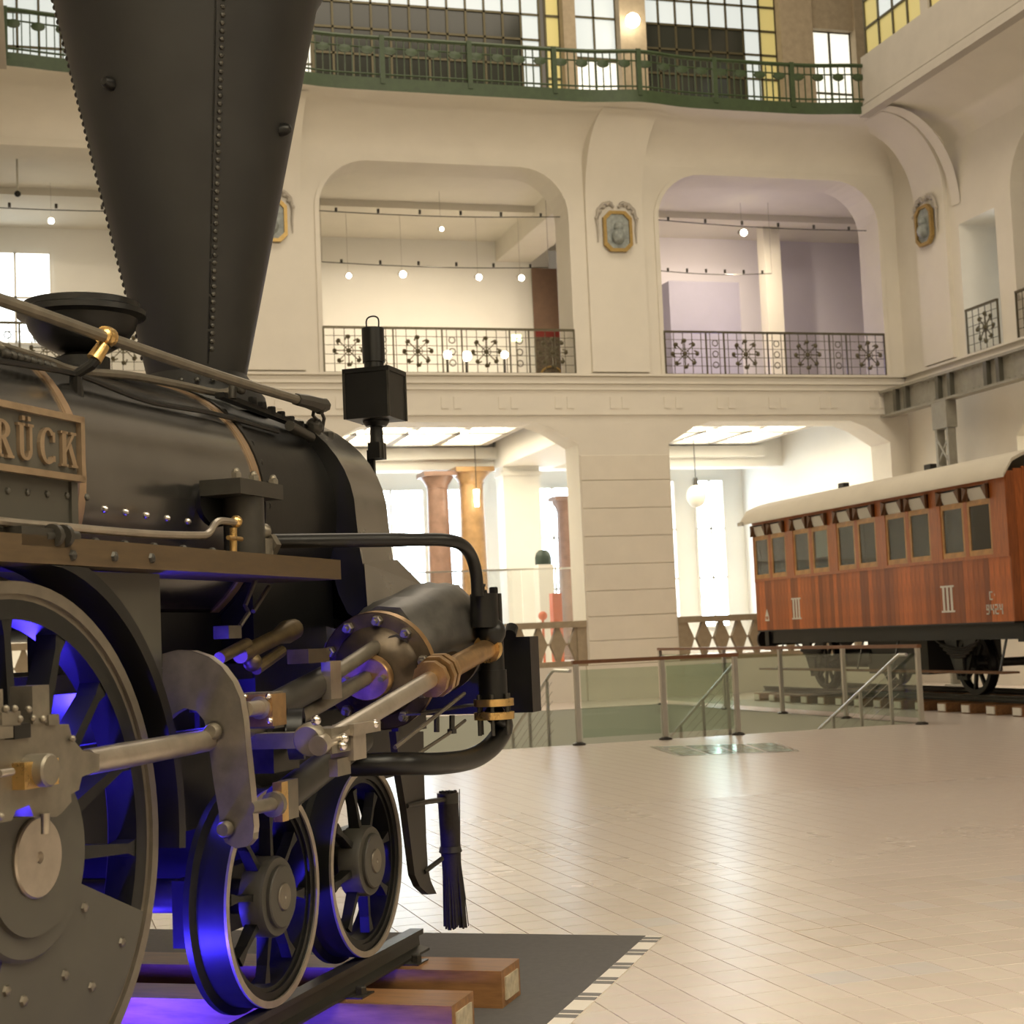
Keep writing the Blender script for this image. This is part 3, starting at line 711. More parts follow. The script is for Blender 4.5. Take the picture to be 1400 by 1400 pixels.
def along(s):
    i = max(0, min(nP-2, int(np.searchsorted(cum, s))-1)); t = (s-cum[i])/(cum[i+1]-cum[i])
    return Vector((GP[i][0]+(GP[i+1][0]-GP[i][0])*t, GP[i][1]+(GP[i+1][1]-GP[i][1])*t, ZG))-o
bars = MB(); k = 0; s = .1; or0 = None
while s < cum[-1]:
    p = along(s); bars.bar(p+Vector((0, 0, .22)), p+Vector((0, 0, 1.05)), .022 if k % 3 else .035, .022)
    if k % 3 == 1:
        q = p+Vector((0, 0, .80))
        if or0 is None: or0 = MB().lathe([(.135, -.02), (.135, .02), (.06, .03), (1e-5, .035)], (0, 0, 0), (0, -1, 0), 12).build('oval_ornament', 'green_iron', e, 40); or0.location = q; or0.scale = (1, 1, .62)
        else: r = inst(or0, e, q); r.scale = (1, 1, .62)
    if k % 12 == 0: MB().box(-.05, .05, -.05, .05, .1, 1.12).build('post', 'green_iron', e, 0, loc=p)
    s += .155; k += 1
tag(bars.build('bars', 'green_iron', e, 0), kind='stuff')
# ---- side parapets of the gallery
for nm, x0, x1, wl in (('wall_parapet_right', XR-GD, XR-GD+.18, 1), ('wall_parapet_left', XL+GD-.18, XL+GD, 0)):
    pp = MB().box(x0, x1, 6, YW-GD-.2, ZG-.02, 14.05); sx = -1 if wl else 1
    ex = x0 if wl else x1
    pp.box(min(ex, ex+sx*.09), max(ex, ex+sx*.09), 6, YW-GD-.2, ZG-.06, ZG+.12); pp.box(min(ex, ex+sx*.05), max(ex, ex+sx*.05), 6, YW-GD-.2, ZG+.16, ZG+.22)
    pp.box(min(ex-.12, ex+.12), max(ex-.12, ex+.12), 6, YW-GD-.2, ZG-.10, ZG-.05)
    struct(nm, pp, 'plaster_grey', ang=0)
# amber windows over the right parapet
def pane_window(nm, mp, u0, u1, z0, z1, nu, nz, pick, fm='bronze_iron', t=.05):
    fr = MB(); 
    for i in range(nu+1): u = u0+(u1-u0)*i/nu; fr.bar(mp(u, 0, z0), mp(u, 0, z1), t, t)
    for j in range(nz+1): z = z0+(z1-z0)*j/nz; fr.bar(mp(u0, 0, z), mp(u1, 0, z), t, t)
    o = struct(nm, fr, fm, ang=0)
    for i in range(nu):
        for j in range(nz):
            a, b = u0+(u1-u0)*i/nu, u0+(u1-u0)*(i+1)/nu; c, d = z0+(z1-z0)*j/nz, z0+(z1-z0)*(j+1)/nz
            A = [mp(a, .01, c), mp(b, .01, c), mp(b, .01, d), mp(a, .01, d)]; B = [mp(a, .025, c), mp(b, .025, c), mp(b, .025, d), mp(a, .025, d)]
            MB().add(A+B, [(0, 1, 2, 3), (4, 5, 6, 7), (0, 1, 5, 4), (2, 3, 7, 6)]).build('pane', pick(i, j), o, 0)
    return o
rp = lambda u, d, z: (XR-GD+.12+d, u, z)
pane_window('window_8', rp, 28.9, 31.3, 14.05, 16.6, 4, 4, lambda i, j: 'amber_border' if j == 0 or i == 3 else ('amber_pane' if i == 0 and j == 1 else 'upper_glow'))
pane_window('window_9', rp, 25.4, 28.6, 14.05, 16.6, 6, 4, lambda i, j: 'amber_border' if j == 0 else ('amber_pane' if j == 1 else 'upper_glow'))
struct('wall_gallery_right', MB().box(XR-GD+.05, XR-GD+.3, 6, 25.4, 14, 17.5).box(XR-GD+.05, XR-GD+.3, 28.6, 28.9, 14, 17.5).box(XR-GD+.05, XR-GD+.3, 25.4, 31.3, 16.6, 17.5), 'plaster_grey', ang=0)
# ---- upper glazed screens behind the gallery
gb = lambda u, d, z: (u, 34.6+d, z)
def scr(i, j, nu, nz):
    if j <= 2: return 'dark_pane'
    return 'upper_glow'
ZS = ZG+.05
pane_window('window_10', gb, 6.15, 11.45, ZS, ZS+6.0, 12, 10, lambda i, j: 'upper_glow' if (j > 4 or i >= 11) else 'dark_pane')
pane_window('window_11', gb, 14.0, 17.5, ZS, ZS+6.0, 8, 10, lambda i, j: ('amber_border' if i == 7 else ('upper_glow' if (j > 4 or i == 6) else 'dark_pane')))
pane_window('window_12', gb, 11.6, 11.95, ZS, ZS+6.0, 1, 8, lambda i, j: 'amber_border')
pane_window('window_13', gb, 12.25, 13.35, ZS+2.05, ZS+5, 2, 3, lambda i, j: 'upper_glow')
pane_window('window_14', gb, 12.25, 13.35, ZS, ZS+2.0, 2, 2, lambda i, j: 'upper_bright')
pane_window('window_15', gb, 18.35, 19.5, ZS, ZS+3.1, 2, 2, lambda i, j: 'upper_bright')
pane_window('window_16', gb, -.6, 3.8, ZS, ZS+6.0, 10, 8, lambda i, j: 'upper_glow')
pane_window('window_17', gb, 5.2, 6.1, ZS, ZS+6.0, 2, 8, lambda i, j: 'upper_bright')
ug = MB()
for a, b in ((-3, -.6), (3.8, 5.2), (11.95, 12.25), (13.35, 14.0), (17.5, 18.35), (19.5, 23)): ug.box(a, b, 34.3, 34.9, ZS, 19)
ug.box(-3, 23, 34.3, 34.9, 18.85, 19.6); ug.box(18.3, 19.5, 34.4, 34.8, ZS+3.1, 19)
struct('wall_gallery_back', ug, 'stone', ang=0)
p = hit(865, 28, 1, 34.0); e = empty('wall_globe_lamp', p); tag(e, 'glowing globe lamp on the gallery pillar above the medallion', 'lamp'); MB().sphere((0, 0, 0), .17, 12, 8).build('globe', 'bulb', e, 60); MB().cyl((0, 0, .1), (0, .4, .25), .03, n=8).build('arm', 'green_iron', e)
# ================================================================== third-class carriage
CX, CH, CY0, CY1 = 14.85, 1.25, 20.40, 29.10
CC = (CY0+CY1)/2; HL = (CY1-CY0)/2
# track under it
def rail_profile(): return [(-.055, 0), (.055, 0), (.055, .012), (.012, .025), (.009, .07), (.03, .08), (.03, .105), (-.03, .105), (-.03, .08), (-.009, .07), (-.012, .025), (-.055, .012)]
for dx, lab in ((-.745, 'steel rail under the near wheels of the red carriage'), (.745, 'steel rail under the far wheels of the red carriage')):
    m = MB().prism([(CX+dx+p[0], CY0-.9, .15+p[1]) for p in rail_profile()], (0, CY1-CY0+1.8, 0)); tag(m.build('rail', 'dark_iron', None, 20), lab, 'rail', 'rails of the carriage track')
sl0 = None; k = 0; y = CY0-.6
while y < CY1+.8:
    e = empty('wooden_sleeper', (CX, y, 0)); tag(e, 'brown oak sleeper with a pale end cap under the red carriage', 'sleeper', 'sleepers of the carriage track')
    if sl0 is None:
        sl0 = MB().box(-1.24, 1.24, -.125, .125, 0, .15).build('beam', 'sleeper_oak', e, 0); sc0 = MB().box(-1.262, -1.24, -.10, .10, .02, .13).build('end_cap', 'white_paint', e, 0)
    else: inst(sl0, e); inst(sc0, e)
    y += .68; k += 1
car = empty('railway_carriage', (CX, CC, 0)); tag(car, 'varnished red brown wooden third class railway carriage with a cream roof', 'carriage')
ZB, ZW, ZV, ZT = 1.385, 2.335, 3.19, 3.50
# underframe
MB().box(-1.05, -.90, -HL, HL, 1.12, 1.36).box(.90, 1.05, -HL, HL, 1.12, 1.36).box(-1.1, 1.1, -HL, -HL+.16, 1.08, 1.37).box(-1.1, 1.1, HL-.16, HL, 1.08, 1.37).box(-.2, .2, -HL, HL, 1.16, 1.3).build('underframe', 'black_paint', car, 0)
MB().box(-CH, CH, -HL, HL, 1.355, ZB).build('floor_board', 'black_paint', car, 0)
# planks, posts, windows on both sides
pitch_c = 1.715; centres = [-HL+1.035+.07+i*pitch_c for i in range(5)]
ww, wg = .645, .10
nP_ = 62; pw = 2*HL/nP_
pl0 = None; wparts = {}
for side in (-1, 1):
    xo = side*CH; xi = xo-side*.035
    for i in range(nP_):
        y = -HL+i*pw
        if pl0 is None:
            g = .003; pl0 = MB().add([(-.0175, g, ZB), (-.0175, pw-g, ZB), (-.0175, pw-g, ZW), (-.0175, g, ZW), (-.011, 0, ZB), (-.011, pw, ZB), (-.011, pw, ZW), (-.011, 0, ZW), (.0175, 0, ZB), (.0175, pw, ZB), (.0175, pw, ZW), (.0175, 0, ZW)],
                [(0, 1, 2, 3), (0, 3, 7, 4), (1, 5, 6, 2), (4, 7, 11, 8), (5, 9, 10, 6), (8, 9, 10, 11), (3, 2, 6, 7), (7, 6, 10, 11)]).build('plank', 'mahogany_plank', car, 0); o = pl0
        else: o = inst(pl0, car)
        o.location = (xo-side*.0175, y if side < 0 else y+pw, 0); o.rotation_euler = (0, 0, 0 if side < 0 else PI)
    MB().box(min(xo, xi)-.012, max(xo, xi)+.012, -HL, HL, ZW, ZW+.05).build('waist_rail', 'mahogany_post', car, 0)
    MB().box(min(xo, xi)-.01, max(xo, xi)+.01, -HL, HL, ZT-.06, ZT+.02).build('cant_rail', 'mahogany_post', car, 0)
    # posts between the pairs
    edges = [-HL]+[v for c in centres for v in (c-ww-wg/2, c+ww+wg/2)]+[HL]
    for i in range(0, len(edges), 2):
        MB().box(min(xo, xi)-.008, max(xo, xi)+.008, edges[i], edges[i+1], ZW+.05, ZT-.06).build('window_post', 'mahogany_post', car, 0)
    for c in centres:
        MB().box(min(xo, xi), max(xo, xi), c-wg/2, c+wg/2, ZW+.05, ZT-.06).build('mullion', 'mahogany_post', car, 0)
        for s in (-1, 1):
            yc = c+s*(ww+wg)/2; h = ww/2
            fr = MB(); t = .055; X0, X1 = min(xo, xi)+.004, max(xo, xi)-.004; za, zb = ZW+.05, ZV
            fr.box(X0, X1, -h, -h+t, za, zb).box(X0, X1, h-t, h, za, zb).box(X0, X1, -h+t, h-t, za, za+.085).box(X0, X1, -h+t, h-t, zb-.05, zb)
            w = fr.build('window_frame', 'wood_light', car, 0, loc=(0, yc, 0))
            MB().box(xo-side*.022, xo-side*.014, -h+t, h-t, za+.085, zb-.05).build('pane', 'carriage_glass', w, 0)
            if side > 0 and c > -1.0: MB().box(xo-.06, xo-.045, -h, h, za, zb).build('added_light_blocker', 'interior_brown', w, 0)  # sheet added to shut out the bright wall so the windows look dark
            if side < 0 and abs(c-centres[3]) < .1 and s < 0: MB().box(xo+.045, xo+.055, -h, h*.8, za+.28, zb).build('curtain', 'vent_white', w, 0)
            # ventilator above each window
            v = MB().box(X0, X1, -h, h, ZV, ZV+.035).build('vent_rail', 'wood_light', car, 0, loc=(0, yc, 0))
            MB().add([(xo-side*.01, -h+.10, ZV+.035), (xo-side*.01, h-.10, ZV+.035), (xo+side*.05, h-.05, ZT-.10), (xo+side*.05, -h+.05, ZT-.10), (xo-side*.03, -h+.10, ZV+.035), (xo-side*.03, h-.10, ZV+.035), (xo+side*.035, h-.05, ZT-.09), (xo+side*.035, -h+.05, ZT-.09)],
                [(0, 1, 2, 3), (4, 7, 6, 5), (0, 3, 7, 4), (1, 5, 6, 2), (3, 2, 6, 7)]).build('vent_panel', 'vent_white', v, 0)
            for q in (-1, 1):
                a = q*h; b_ = q*(h-.13)
                MB().prism([(xo, a, ZV+.03), (xo, b_, ZT-.10), (xo, a, ZT-.06)], (side*.075, 0, 0)).prism([(xo, a, ZV+.03), (xo, a-q*.06, ZV+.03), (xo, b_, ZT-.08), (xo, a, ZT-.06)], (side*.03, 0, 0)).build('vent_bracket', 'interior_brown', v, 0)
            MB().box(xo-side*.05, xo-side*.02, -h, h, ZV+.03, ZT-.05).build('vent_back', 'black_paint', v, 0)
# ends, inner walls, seats
for s in (-1, 1):
    for i in range(18):
        w = 2*CH/18; MB().box(-CH+i*w+.002, -CH+(i+1)*w-.002, s*HL-.02, s*HL+.015, ZB, ZT+.25*math.cos((i+.5-9)/9*1.3)).build('end_plank', 'mahogany_plank', car, 0)
for yy in (-HL+1.75, HL-1.75-1.715, 0.0+.0): MB().box(-CH+.06, CH-.06, yy-.02, yy+.02, ZB, 3.4).build('partition', 'interior_brown', car, 0)
for i in range(6):
    yy = -HL+.5+i*1.52; MB().box(-CH+.06, CH-.06, yy-.25, yy+.25, ZB, ZB+.45).box(-CH+.06, CH-.06, yy-.03, yy+.03, ZB+.45, ZB+1.15).build('bench', 'interior_brown', car, 0)
# roof
rf = MB(); NR = 18; A = []
for y in (-HL-.22, HL+.22):
    for i in range(NR+1):
        a = -1+2*i/NR; A.append((1.42*a, y, ZT+.02+.46*math.sqrt(max(0, 1-a*a))**.9))
    for i in range(NR+1):
        a = -1+2*i/NR; A.append((1.42*a, y, ZT-.03+.46*math.sqrt(max(0, 1-a*a))**.9))
n = NR+1; m2 = 2*n
fs = [(i, i+1, m2+i+1, m2+i) for i in range(NR)]+[(n+i, m2+n+i, m2+n+i+1, n+i+1) for i in range(NR)]+[(i, n+i, n+i+1, i+1) for i in range(NR)]+[(m2+i, m2+i+1, m2+n+i+1, m2+n+i) for i in range(NR)]+[(0, m2, m2+n, n), (NR, n+NR, m2+n+NR, m2+NR)]
rf.add(A, fs); rf.build('roof', 'carriage_roof', car, 50)
for px in (1152, 1272):
    yy = hit(px, 640, 0, CX-.6)[1]-CC; MB().box(-.66, -.54, yy-.10, yy+.10, ZT+.42, ZT+.52).cyl((-.6, yy-.05, ZT+.30), (-.6, yy-.05, ZT+.45), .05, n=10).build('roof_vent', 'black_paint', car, 0)
MB().box(-1.45, -1.40, HL+.05, HL+.26, ZT-.04, ZT+.03).build('gutter_end', 'stainless', car, 0)
# painted lettering
def mark_box(mb, y0, y1, z0, z1): mb.box(-CH-.006, -CH-.001, y0, y1, z0, z1)
def roman3(yc, zc, h, w, label):
    m = MB(); t = .018
    for i in range(3): y = yc+(i-1)*w*.33; mark_box(m, y-w*.085, y+w*.085, zc-h/2, zc+h/2)
    mark_box(m, yc-w*.56, yc+w*.56, zc+h/2, zc+h/2+t*1.6); mark_box(m, yc-w*.56, yc+w*.56, zc-h/2-t*1.6, zc-h/2)
    o = m.build('class_numeral', 'white_paint', car, 0); o['label'] = label
SEG = {'9': 'abcdfg', '4': 'bcfg', '2': 'abged', 'C': 'adef', 'i': 'c'}
def seg_char(mb, ch, y, z, w, h):       # y grows away from the reader's left, so mirror
    t = w*.26
    R = {'a': (0, w, h-t, h), 'd': (0, w, 0, t), 'g': (0, w, h/2-t/2, h/2+t/2), 'f': (0, t, h/2, h), 'e': (0, t, 0, h/2), 'b': (w-t, w, h/2, h), 'c': (w-t, w, 0, h/2)}
    for s in SEG[ch]: a, b, c, d = R[s]; mark_box(mb, y-b, y-a, z+c, z+d)
py = lambda px, py_: hit(px, py_, 0, CX-CH)
a = py(1089, 832); roman3(a[1]-CC, a[2], .34, .34, 'white painted class numeral III near the far end'); a = py(1296, 819); roman3(a[1]-CC, a[2], .36, .34, 'white painted class numeral III near the near end')
m = MB(); a = py(1349, 834)
for i, ch in enumerate('9424'): seg_char(m, ch, a[1]-CC-i*.115, a[2]-.07, .085, .15)
m.build('carriage_number', 'white_paint', car, 0)['label'] = 'white painted number 9424'
m = MB(); a = py(1353, 815); seg_char(m, 'C', a[1]-CC, a[2]-.06, .08, .13); seg_char(m, 'i', a[1]-CC-.11, a[2]-.0, .03, .07); m.build('class_mark', 'white_paint', car, 0)['label'] = 'white painted letter C with a small i'
m = MB(); a = py(1049, 842); yy = a[1]-CC; zz = a[2]
m.prism([(-CH-.001, yy+.09, zz-.10), (-CH-.001, yy-.09, zz-.10), (-CH-.001, yy-.07, zz+.0), (-CH-.001, yy, zz+.13), (-CH-.001, yy+.07, zz)], (-.005, 0, 0)); m.build('revision_mark', 'white_paint', car, 0)
m = MB()
for i in range(2): m.box(-CH-.009, -CH-.006, yy-.05+i*.06, yy-.01+i*.06, zz-.07, zz-.01)
m.build('revision_mark_panel', 'mahogany', car, 0)
# running gear
wh0 = None
for yy in (-HL+1.85, HL-1.85):
    MB().cyl((-.95, yy, .745), (.95, yy, .745), .07).build('axle', 'dark_iron', car)
    for s in (-1, 1):
        if wh0 is None:
            wh0 = MB().lathe([(.49, 0), (.49, .10), (.52, .10), (.52, .13), (.41, .13), (.41, .0), (.49, 0)], (0, 0, 0), (1, 0, 0), 32).build('wheel', 'black_paint', car, 40)
            sp = MB()
            for k in range(9): a = 2*PI*k/9; sp.bar((.06, .1*math.cos(a), .1*math.sin(a)), (.06, .42*math.cos(a), .42*math.sin(a)), .05, .05, (1, 0, 0))
            sp.cyl((-.02, 0, 0), (.15, 0, 0), .13); wsp = sp.build('spokes', 'black_paint', wh0, 30); o = wh0
        else: o = inst(wh0, car); inst(wsp, o)
        o.location = (s*.80, yy, .745); o.rotation_euler = (0, 0, PI if s > 0 else 0)
        b = MB(); b.box(s*.99-.07, s*.99+.07, yy-.11, yy+.11, .62, .86); b.build('axle_box', 'dark_iron', car, 0)
        b = MB(); X = s*1.0
        b.prism([(X-.02, yy-.45, 1.12), (X-.02, yy-.14, .55), (X-.02, yy-.10, .55), (X-.02, yy-.10, 1.12)], (.04, 0, 0)); b.prism([(X-.02, yy+.45, 1.12), (X-.02, yy+.14, .55), (X-.02, yy+.10, .55), (X-.02, yy+.10, 1.12)], (.04, 0, 0)); b.box(X-.02, X+.02, yy-.14, yy+.14, .50, .56)
        b.build('axle_guard', 'black_paint', car, 0)
        b = MB()
        for k in range(5): L = .62-.1*k; b.tube([(X+.06*s, yy+t*L, .99-.035*k+.12*t*t*(L/.62)**2) for t in np.linspace(-1, 1, 9)], .018, 4)
        b.build('leaf_spring', 'dark_iron', car, 30)
for s in (-1, 1): MB().box(s*1.22-.14, s*1.22+.14, -HL+.2, HL-.2, .62, .65).build('step_board', 'interior_brown', car, 0)
for yy in (-HL+.6, -.6, .6, HL-.6): MB().bar((-1.15, yy, .64), (-1.0, yy, 1.14), .04, .02).build('step_hanger', 'black_paint', car, 0)
MB().box(-.7, .7, -1.0, 1.0, .55, 1.12).build('battery_box', 'black_paint', car, 0)
MB().cyl((-.55, .9, .85), (-.55, 2.1, .85), .2, n=18).build('gas_cylinder', 'black_paint', car)
for s in (-1, 1):
    for x in (-.87, .87):
        e = MB().cyl((x, s*HL, 1.2), (x, s*(HL+.36), 1.2), .07, n=12).lathe([(1e-5, 0), (.22, 0), (.22, .05), (.1, .08), (1e-5, .08)], (x, s*(HL+.36), 1.2), (0, s, 0), 18); e.build('buffer', 'black_paint', car, 40)
    MB().tube([(-.95, s*(HL+.05), 1.0), (-.95, s*(HL+.10), 1.9), (-.95, s*(HL+.04), 2.5)], .016, 6).build('grab_rail', 'dark_iron', car)

# ================================================================== glass railings, stair handrails
def glass_rail(name, pts, label, H=1.07, mid=None):
    e = empty(name, (pts[0][0], pts[0][1], 0)); tag(e, label, 'railing', 'glass railings round the stairwell'); o = Vector(e.location)
    q = [Vector((x, y, 0))-o for x, y in pts]; p0 = None
    for p in q:
        if p0 is None: p0 = MB().box(-.03, .03, -.03, .03, 0, H).build('post', 'stainless', e, 0); p0.location = p; f0 = MB().lathe([(1e-5, 0), (.09, 0), (.09, .02), (.045, .04), (1e-5, .04)], (0, 0, 0), n=14).build('post_foot', 'dark_iron', p0, 40)
        else: r = inst(p0, e, p); inst(f0, r)
    a, b = q[0], q[-1]; d = (b-a).normalized()
    MB().bar(a-d*.05+Vector((0, 0, H+.025)), b+d*.05+Vector((0, 0, H+.025)), .075, .05).build('top_rail', 'handrail_wood', e, 0)
    for k in range(len(q)-1):
        c, g = q[k]+d*.06, q[k+1]-d*.06; MB().bar(c+Vector((0, 0, .54)), g+Vector((0, 0, .54)), .014, .90).build('glass_pane', 'rail_glass', e, 0)
YF = 20.42
glass_rail('glass_railing', [(6.87, YF), (8.10, YF), (9.17, YF)], 'glass railing with a brown wooden rail between the two stairs')
glass_rail('glass_railing', [(11.87, y) for y in (20.2, 22.4, 24.6, 26.9, 30.0)], 'long glass railing running beside the carriage track')
def stair_rail(x, y0, label, flat=.8):
    e = empty('stair_handrail', (x, y0, 0)); tag(e, label, 'handrail', 'steel handrails of the stairs')
    sl = -.45; L = 4.6; pts = smooth([(0, 0, .98), (0, flat*.6, .98), (0, flat, .96), (0, flat+.5, .96+sl*.5), (0, flat+L/2, .96+sl*L/2), (0, flat+L, .96+sl*L)], 5)
    MB().tube(pts, .024, 8).build('handrail', 'stainless', e)
    c0 = None
    for k in range(6):
        z = -.14-.13*k
        if c0 is None: c0 = MB().tube([(0, flat+.02, .96), (0, flat+L, .96+sl*L)], .004, 5).build('cable', 'stainless', e); c0.location = (0, 0, z)
        else: inst(c0, e, (0, 0, z))
    for k in range(4):
        yy = flat+.9*k+.25; MB().box(-.02, .02, yy-.02, yy+.02, .0+sl*(yy-flat)-.2, .94+sl*(yy-flat)).build('baluster_post', 'stainless', e, 0)
stair_rail(6.82, YF+.1, 'steel stair handrail with cables beside the locomotive beam'); stair_rail(9.22, YF+.1, 'steel stair handrail with cables at the end of the glass railing', .05); stair_rail(11.75, 20.3, 'steel stair handrail with cables next to the carriage', .25)

# ---- floor light, hatch, girder
P = [hit(*q, 2, 0) for q in ((893, 1021), (930, 1033), (1088, 1027), (1058, 1016))]
e = empty('floor_skylight', (*np.mean(P, 0)[:2], 0)); o = Vector(e.location); tag(e, 'walk-on glass skylight set flush in the tiled floor', 'skylight')
Q = [Vector((p[0], p[1], .004))-o for p in P]
MB().add([q*1.06 for q in Q]+[q for q in Q], [(0, 1, 5, 4), (1, 2, 6, 5), (2, 3, 7, 6), (3, 0, 4, 7)]).build('frame', 'stainless', e, 0)
for i in range(4):
    a, b = i/4+.015, (i+1)/4-.015; lo0 = Q[0].lerp(Q[3], a); lo1 = Q[0].lerp(Q[3], b); hi0 = Q[1].lerp(Q[2], a); hi1 = Q[1].lerp(Q[2], b)
    MB().add([lo0, lo1, hi1, hi0], [(0, 1, 2, 3)]).build('pane', 'skylight_glass', e, 0)
P = [hit(*q, 2, 0) for q in ((1057, 1270), (1116, 1291), (1217, 1281), (1155, 1260))]; c = np.mean(P, 0)
o = MB(); hx, hy, t = .193, .226, .006
for a in ((-hx-t, -hx+t, -hy, hy), (hx-t, hx+t, -hy, hy), (-hx, hx, -hy-t, -hy+t), (-hx, hx, hy-t, hy+t)): o.box(*a, 0, .002)
tag(o.build('floor_hatch', 'grout', None, 0, loc=(round(c[0]/TX)*TX, round(c[1]/TY)*TY, .0)), 'square floor hatch outlined by a dark joint in the tiles', 'hatch')
GX = 19.15
e = empty('steel_girder', (GX, 31, 6.2)); tag(e, 'grey riveted steel girder along the side wall above the carriage', 'girder')
MB().box(-.14, .14, -14, 2.35, .56, .62).build('top_flange', 'girder_grey', e, 0); MB().box(-.14, .14, -14, 2.35, 0, .05).build('bottom_flange', 'girder_grey', e, 0); MB().box(-.02, .02, -14, 2.35, .05, .56).build('web', 'girder_grey', e, 0)
s0 = None
for yy in (1.7, 1.25, -.12, -.6, -2.0, -2.45, -3.9, -4.4, -5.8, -6.3):
    if s0 is None: s0 = MB().box(-.13, -.02, -.06, .06, .05, .56).build('stiffener', 'girder_dark', e, 0); s0.location = (0, yy, 0)
    else: inst(s0, e, (0, yy, 0))
rv = MB()
for yy in np.arange(-6, 2.3, .22):
    for z in (.09, .52): rv.rivet((-.02, yy, z), (-1, 0, 0), .025)
tag(rv.build('rivets', 'girder_grey', e, 30), kind='stuff')
e = empty('steel_post', (GX, 30.85, 0)); tag(e, 'grey lattice steel post carrying the girder behind the carriage', 'post')
for dy in (-.22, .22): MB().box(-.10, .10, dy-.04, dy+.04, 0, 6.2).build('upright', 'girder_grey', e, 0)
MB().box(-.13, .13, -.29, .29, 5.6, 6.199).build('head_plate', 'girder_grey', e, 0); MB().box(-.2, .2, -.35, .35, 0, .03).build('base_plate', 'girder_grey', e, 0)
for k in range(9):
    z = .4+k*.56; MB().bar((-.09, -.2, z), (-.09, .2, z+.5), .05, .02, (1, 0, 0)).bar((-.07, .2, z), (-.07, -.2, z+.5), .05, .02, (1, 0, 0)).build('lacing', 'girder_grey', e, 0)
# ================================================================== steam locomotive (local x forward, y left, z up; right-hand side faces the camera)
loco = empty('steam_locomotive', tuple(LORG), LROT)
tag(loco, 'black and grey early steam locomotive with a tall flared chimney', 'locomotive')
def lp(name, mb, m, parent=None, ang=35): return mb.build(name, m, parent or loco, ang)
BZ, BR = 2.03, .50
# ---- track: rails, sleepers, carpet
def lpt(x, y, z=0): return tuple(LORG+LF*x+LL*y+np.array([0, 0, z]))
for yy, lab in ((-.735, 'steel rail under the near wheels of the locomotive'), (.735, 'steel rail under the far wheels of the locomotive')):
    e = MB().prism([(-6.5, p[0], .158+p[1]*.857) for p in rail_profile()], (7.1, 0, 0)).build('rail', 'dark_iron', None, 20)
    e.location = lpt(0, yy); e.rotation_euler = (0, 0, LROT); tag(e, lab, 'rail', 'rails of the locomotive track')
s0 = None
for k, sx_ in enumerate((.36, -.24, -2.45, -3.05, -3.65, -4.25, -4.85, -5.45, -6.05)):
    e = empty('wooden_sleeper', lpt(sx_, 0), LROT)
    tag(e, ['oak sleeper under the free end of the locomotive rails', 'oak sleeper second from the free end of the rails'][k] if k < 2 else 'oak sleeper beneath the locomotive further along the track', 'sleeper', 'sleepers of the locomotive track')
    if s0 is None:
        s0 = MB().add(*(_bevbox(-.125, .125, -1.225, 1.225, 0, .152) if '_bevbox' in globals() else (MB().box(-.125, .125, -1.225, 1.225, 0, .152).v, MB().box(-.125, .125, -1.225, 1.225, 0, .152).f))).build('beam', 'sleeper_oak', e, 0)
        s1 = MB().box(-.085, .085, -1.232, -1.225, .03, .12).build('end_plate', 'sleeper_end', e, 0)
        s2 = MB().box(-.06, .06, -.85, -.64, .152, .158).hexnut((0, -.82, .158), (0, 0, 1), .022, .03).hexnut((0, -.66, .158), (0, 0, 1), .022, .03).build('rail_plate', 'dark_iron', e, 0)
    else: inst(s0, e); inst(s1, e); inst(s2, e)
cp = empty('floor_carpet', lpt(0, 0), LROT); tag(cp, 'dark grey carpet under the locomotive track with a dashed border', 'carpet')
MB().box(-7, 1.78, -1.47, 1.47, .0005, .006).build('carpet_sheet', 'carpet', cp, 0)
MB().box(-7, 1.78, -1.555, -1.47, .0005, .005).build('border_strip', 'tape_white', cp, 0)
d0 = None
for k in range(20):
    for dx in (0, .075):
        l = (1.72-dx-.30*k, -1.512, .0055)
        if d0 is None: d0 = MB().box(-.024, .024, -.043, .043, -.001, .001).build('border_dash', 'tape_grey', cp, 0); d0.location = l
        else: inst(d0, cp, l)
for x, yl_ in ((-3.1, -.30), (-1.60, -.36), (-.72, .10)):
    e = empty('floor_uplight', lpt(x, yl_), LROT); tag(e, 'blue floor lamp shining under the locomotive', 'lamp', 'blue lamps under the locomotive')
    MB().lathe([(1e-5, .006), (.09, .006), (.10, .03), (.07, .10), (.065, .10), (.065, .085), (1e-5, .085)], (0, 0, 0), n=16).build('housing', 'dark_iron', e, 40)
    MB().lathe([(1e-5, .093), (.062, .093), (.062, .09)], (0, 0, 0), n=16).build('lens', 'blue_lamp', e, 40)
    l = bpy.data.lights.new('blue_lamp_light', 'POINT'); l.energy = 110; l.color = (.05, .032, 1); l.shadow_soft_size = .06
    o = bpy.data.objects.new('blue_lamp_light', l); o.location = (0, 0, .19); COL.objects.link(o); o.parent = e

for fx, fy, fz, pw_l in ((-1.98, -.54, 1.30, 6), (-1.12, -.42, 1.26, 14), (-.62, -.40, 1.30, 14)):
    fs_ = lp('frame_spot', MB().cyl((fx, fy+.03, fz-.05), (fx, fy+.03, fz), .03, n=12).bar((fx, fy+.03, fz-.04), (fx, fy+.03, 1.0), .02, .01).bar((fx, fy+.03, 1.0), (fx, -.47, 1.0), .02, .01), 'dark_iron')
    lp('lens', MB().cyl((fx, fy+.03, fz), (fx, fy+.03, fz+.004), .024, n=12), 'blue_lamp', fs_)
    l = bpy.data.lights.new('frame_spot_light', 'POINT'); l.energy = pw_l; l.color = (.05, .032, 1); l.shadow_soft_size = .03
    o = bpy.data.objects.new('frame_spot_light', l); o.location = (fx, fy, fz+.07); COL.objects.link(o); o.parent = loco
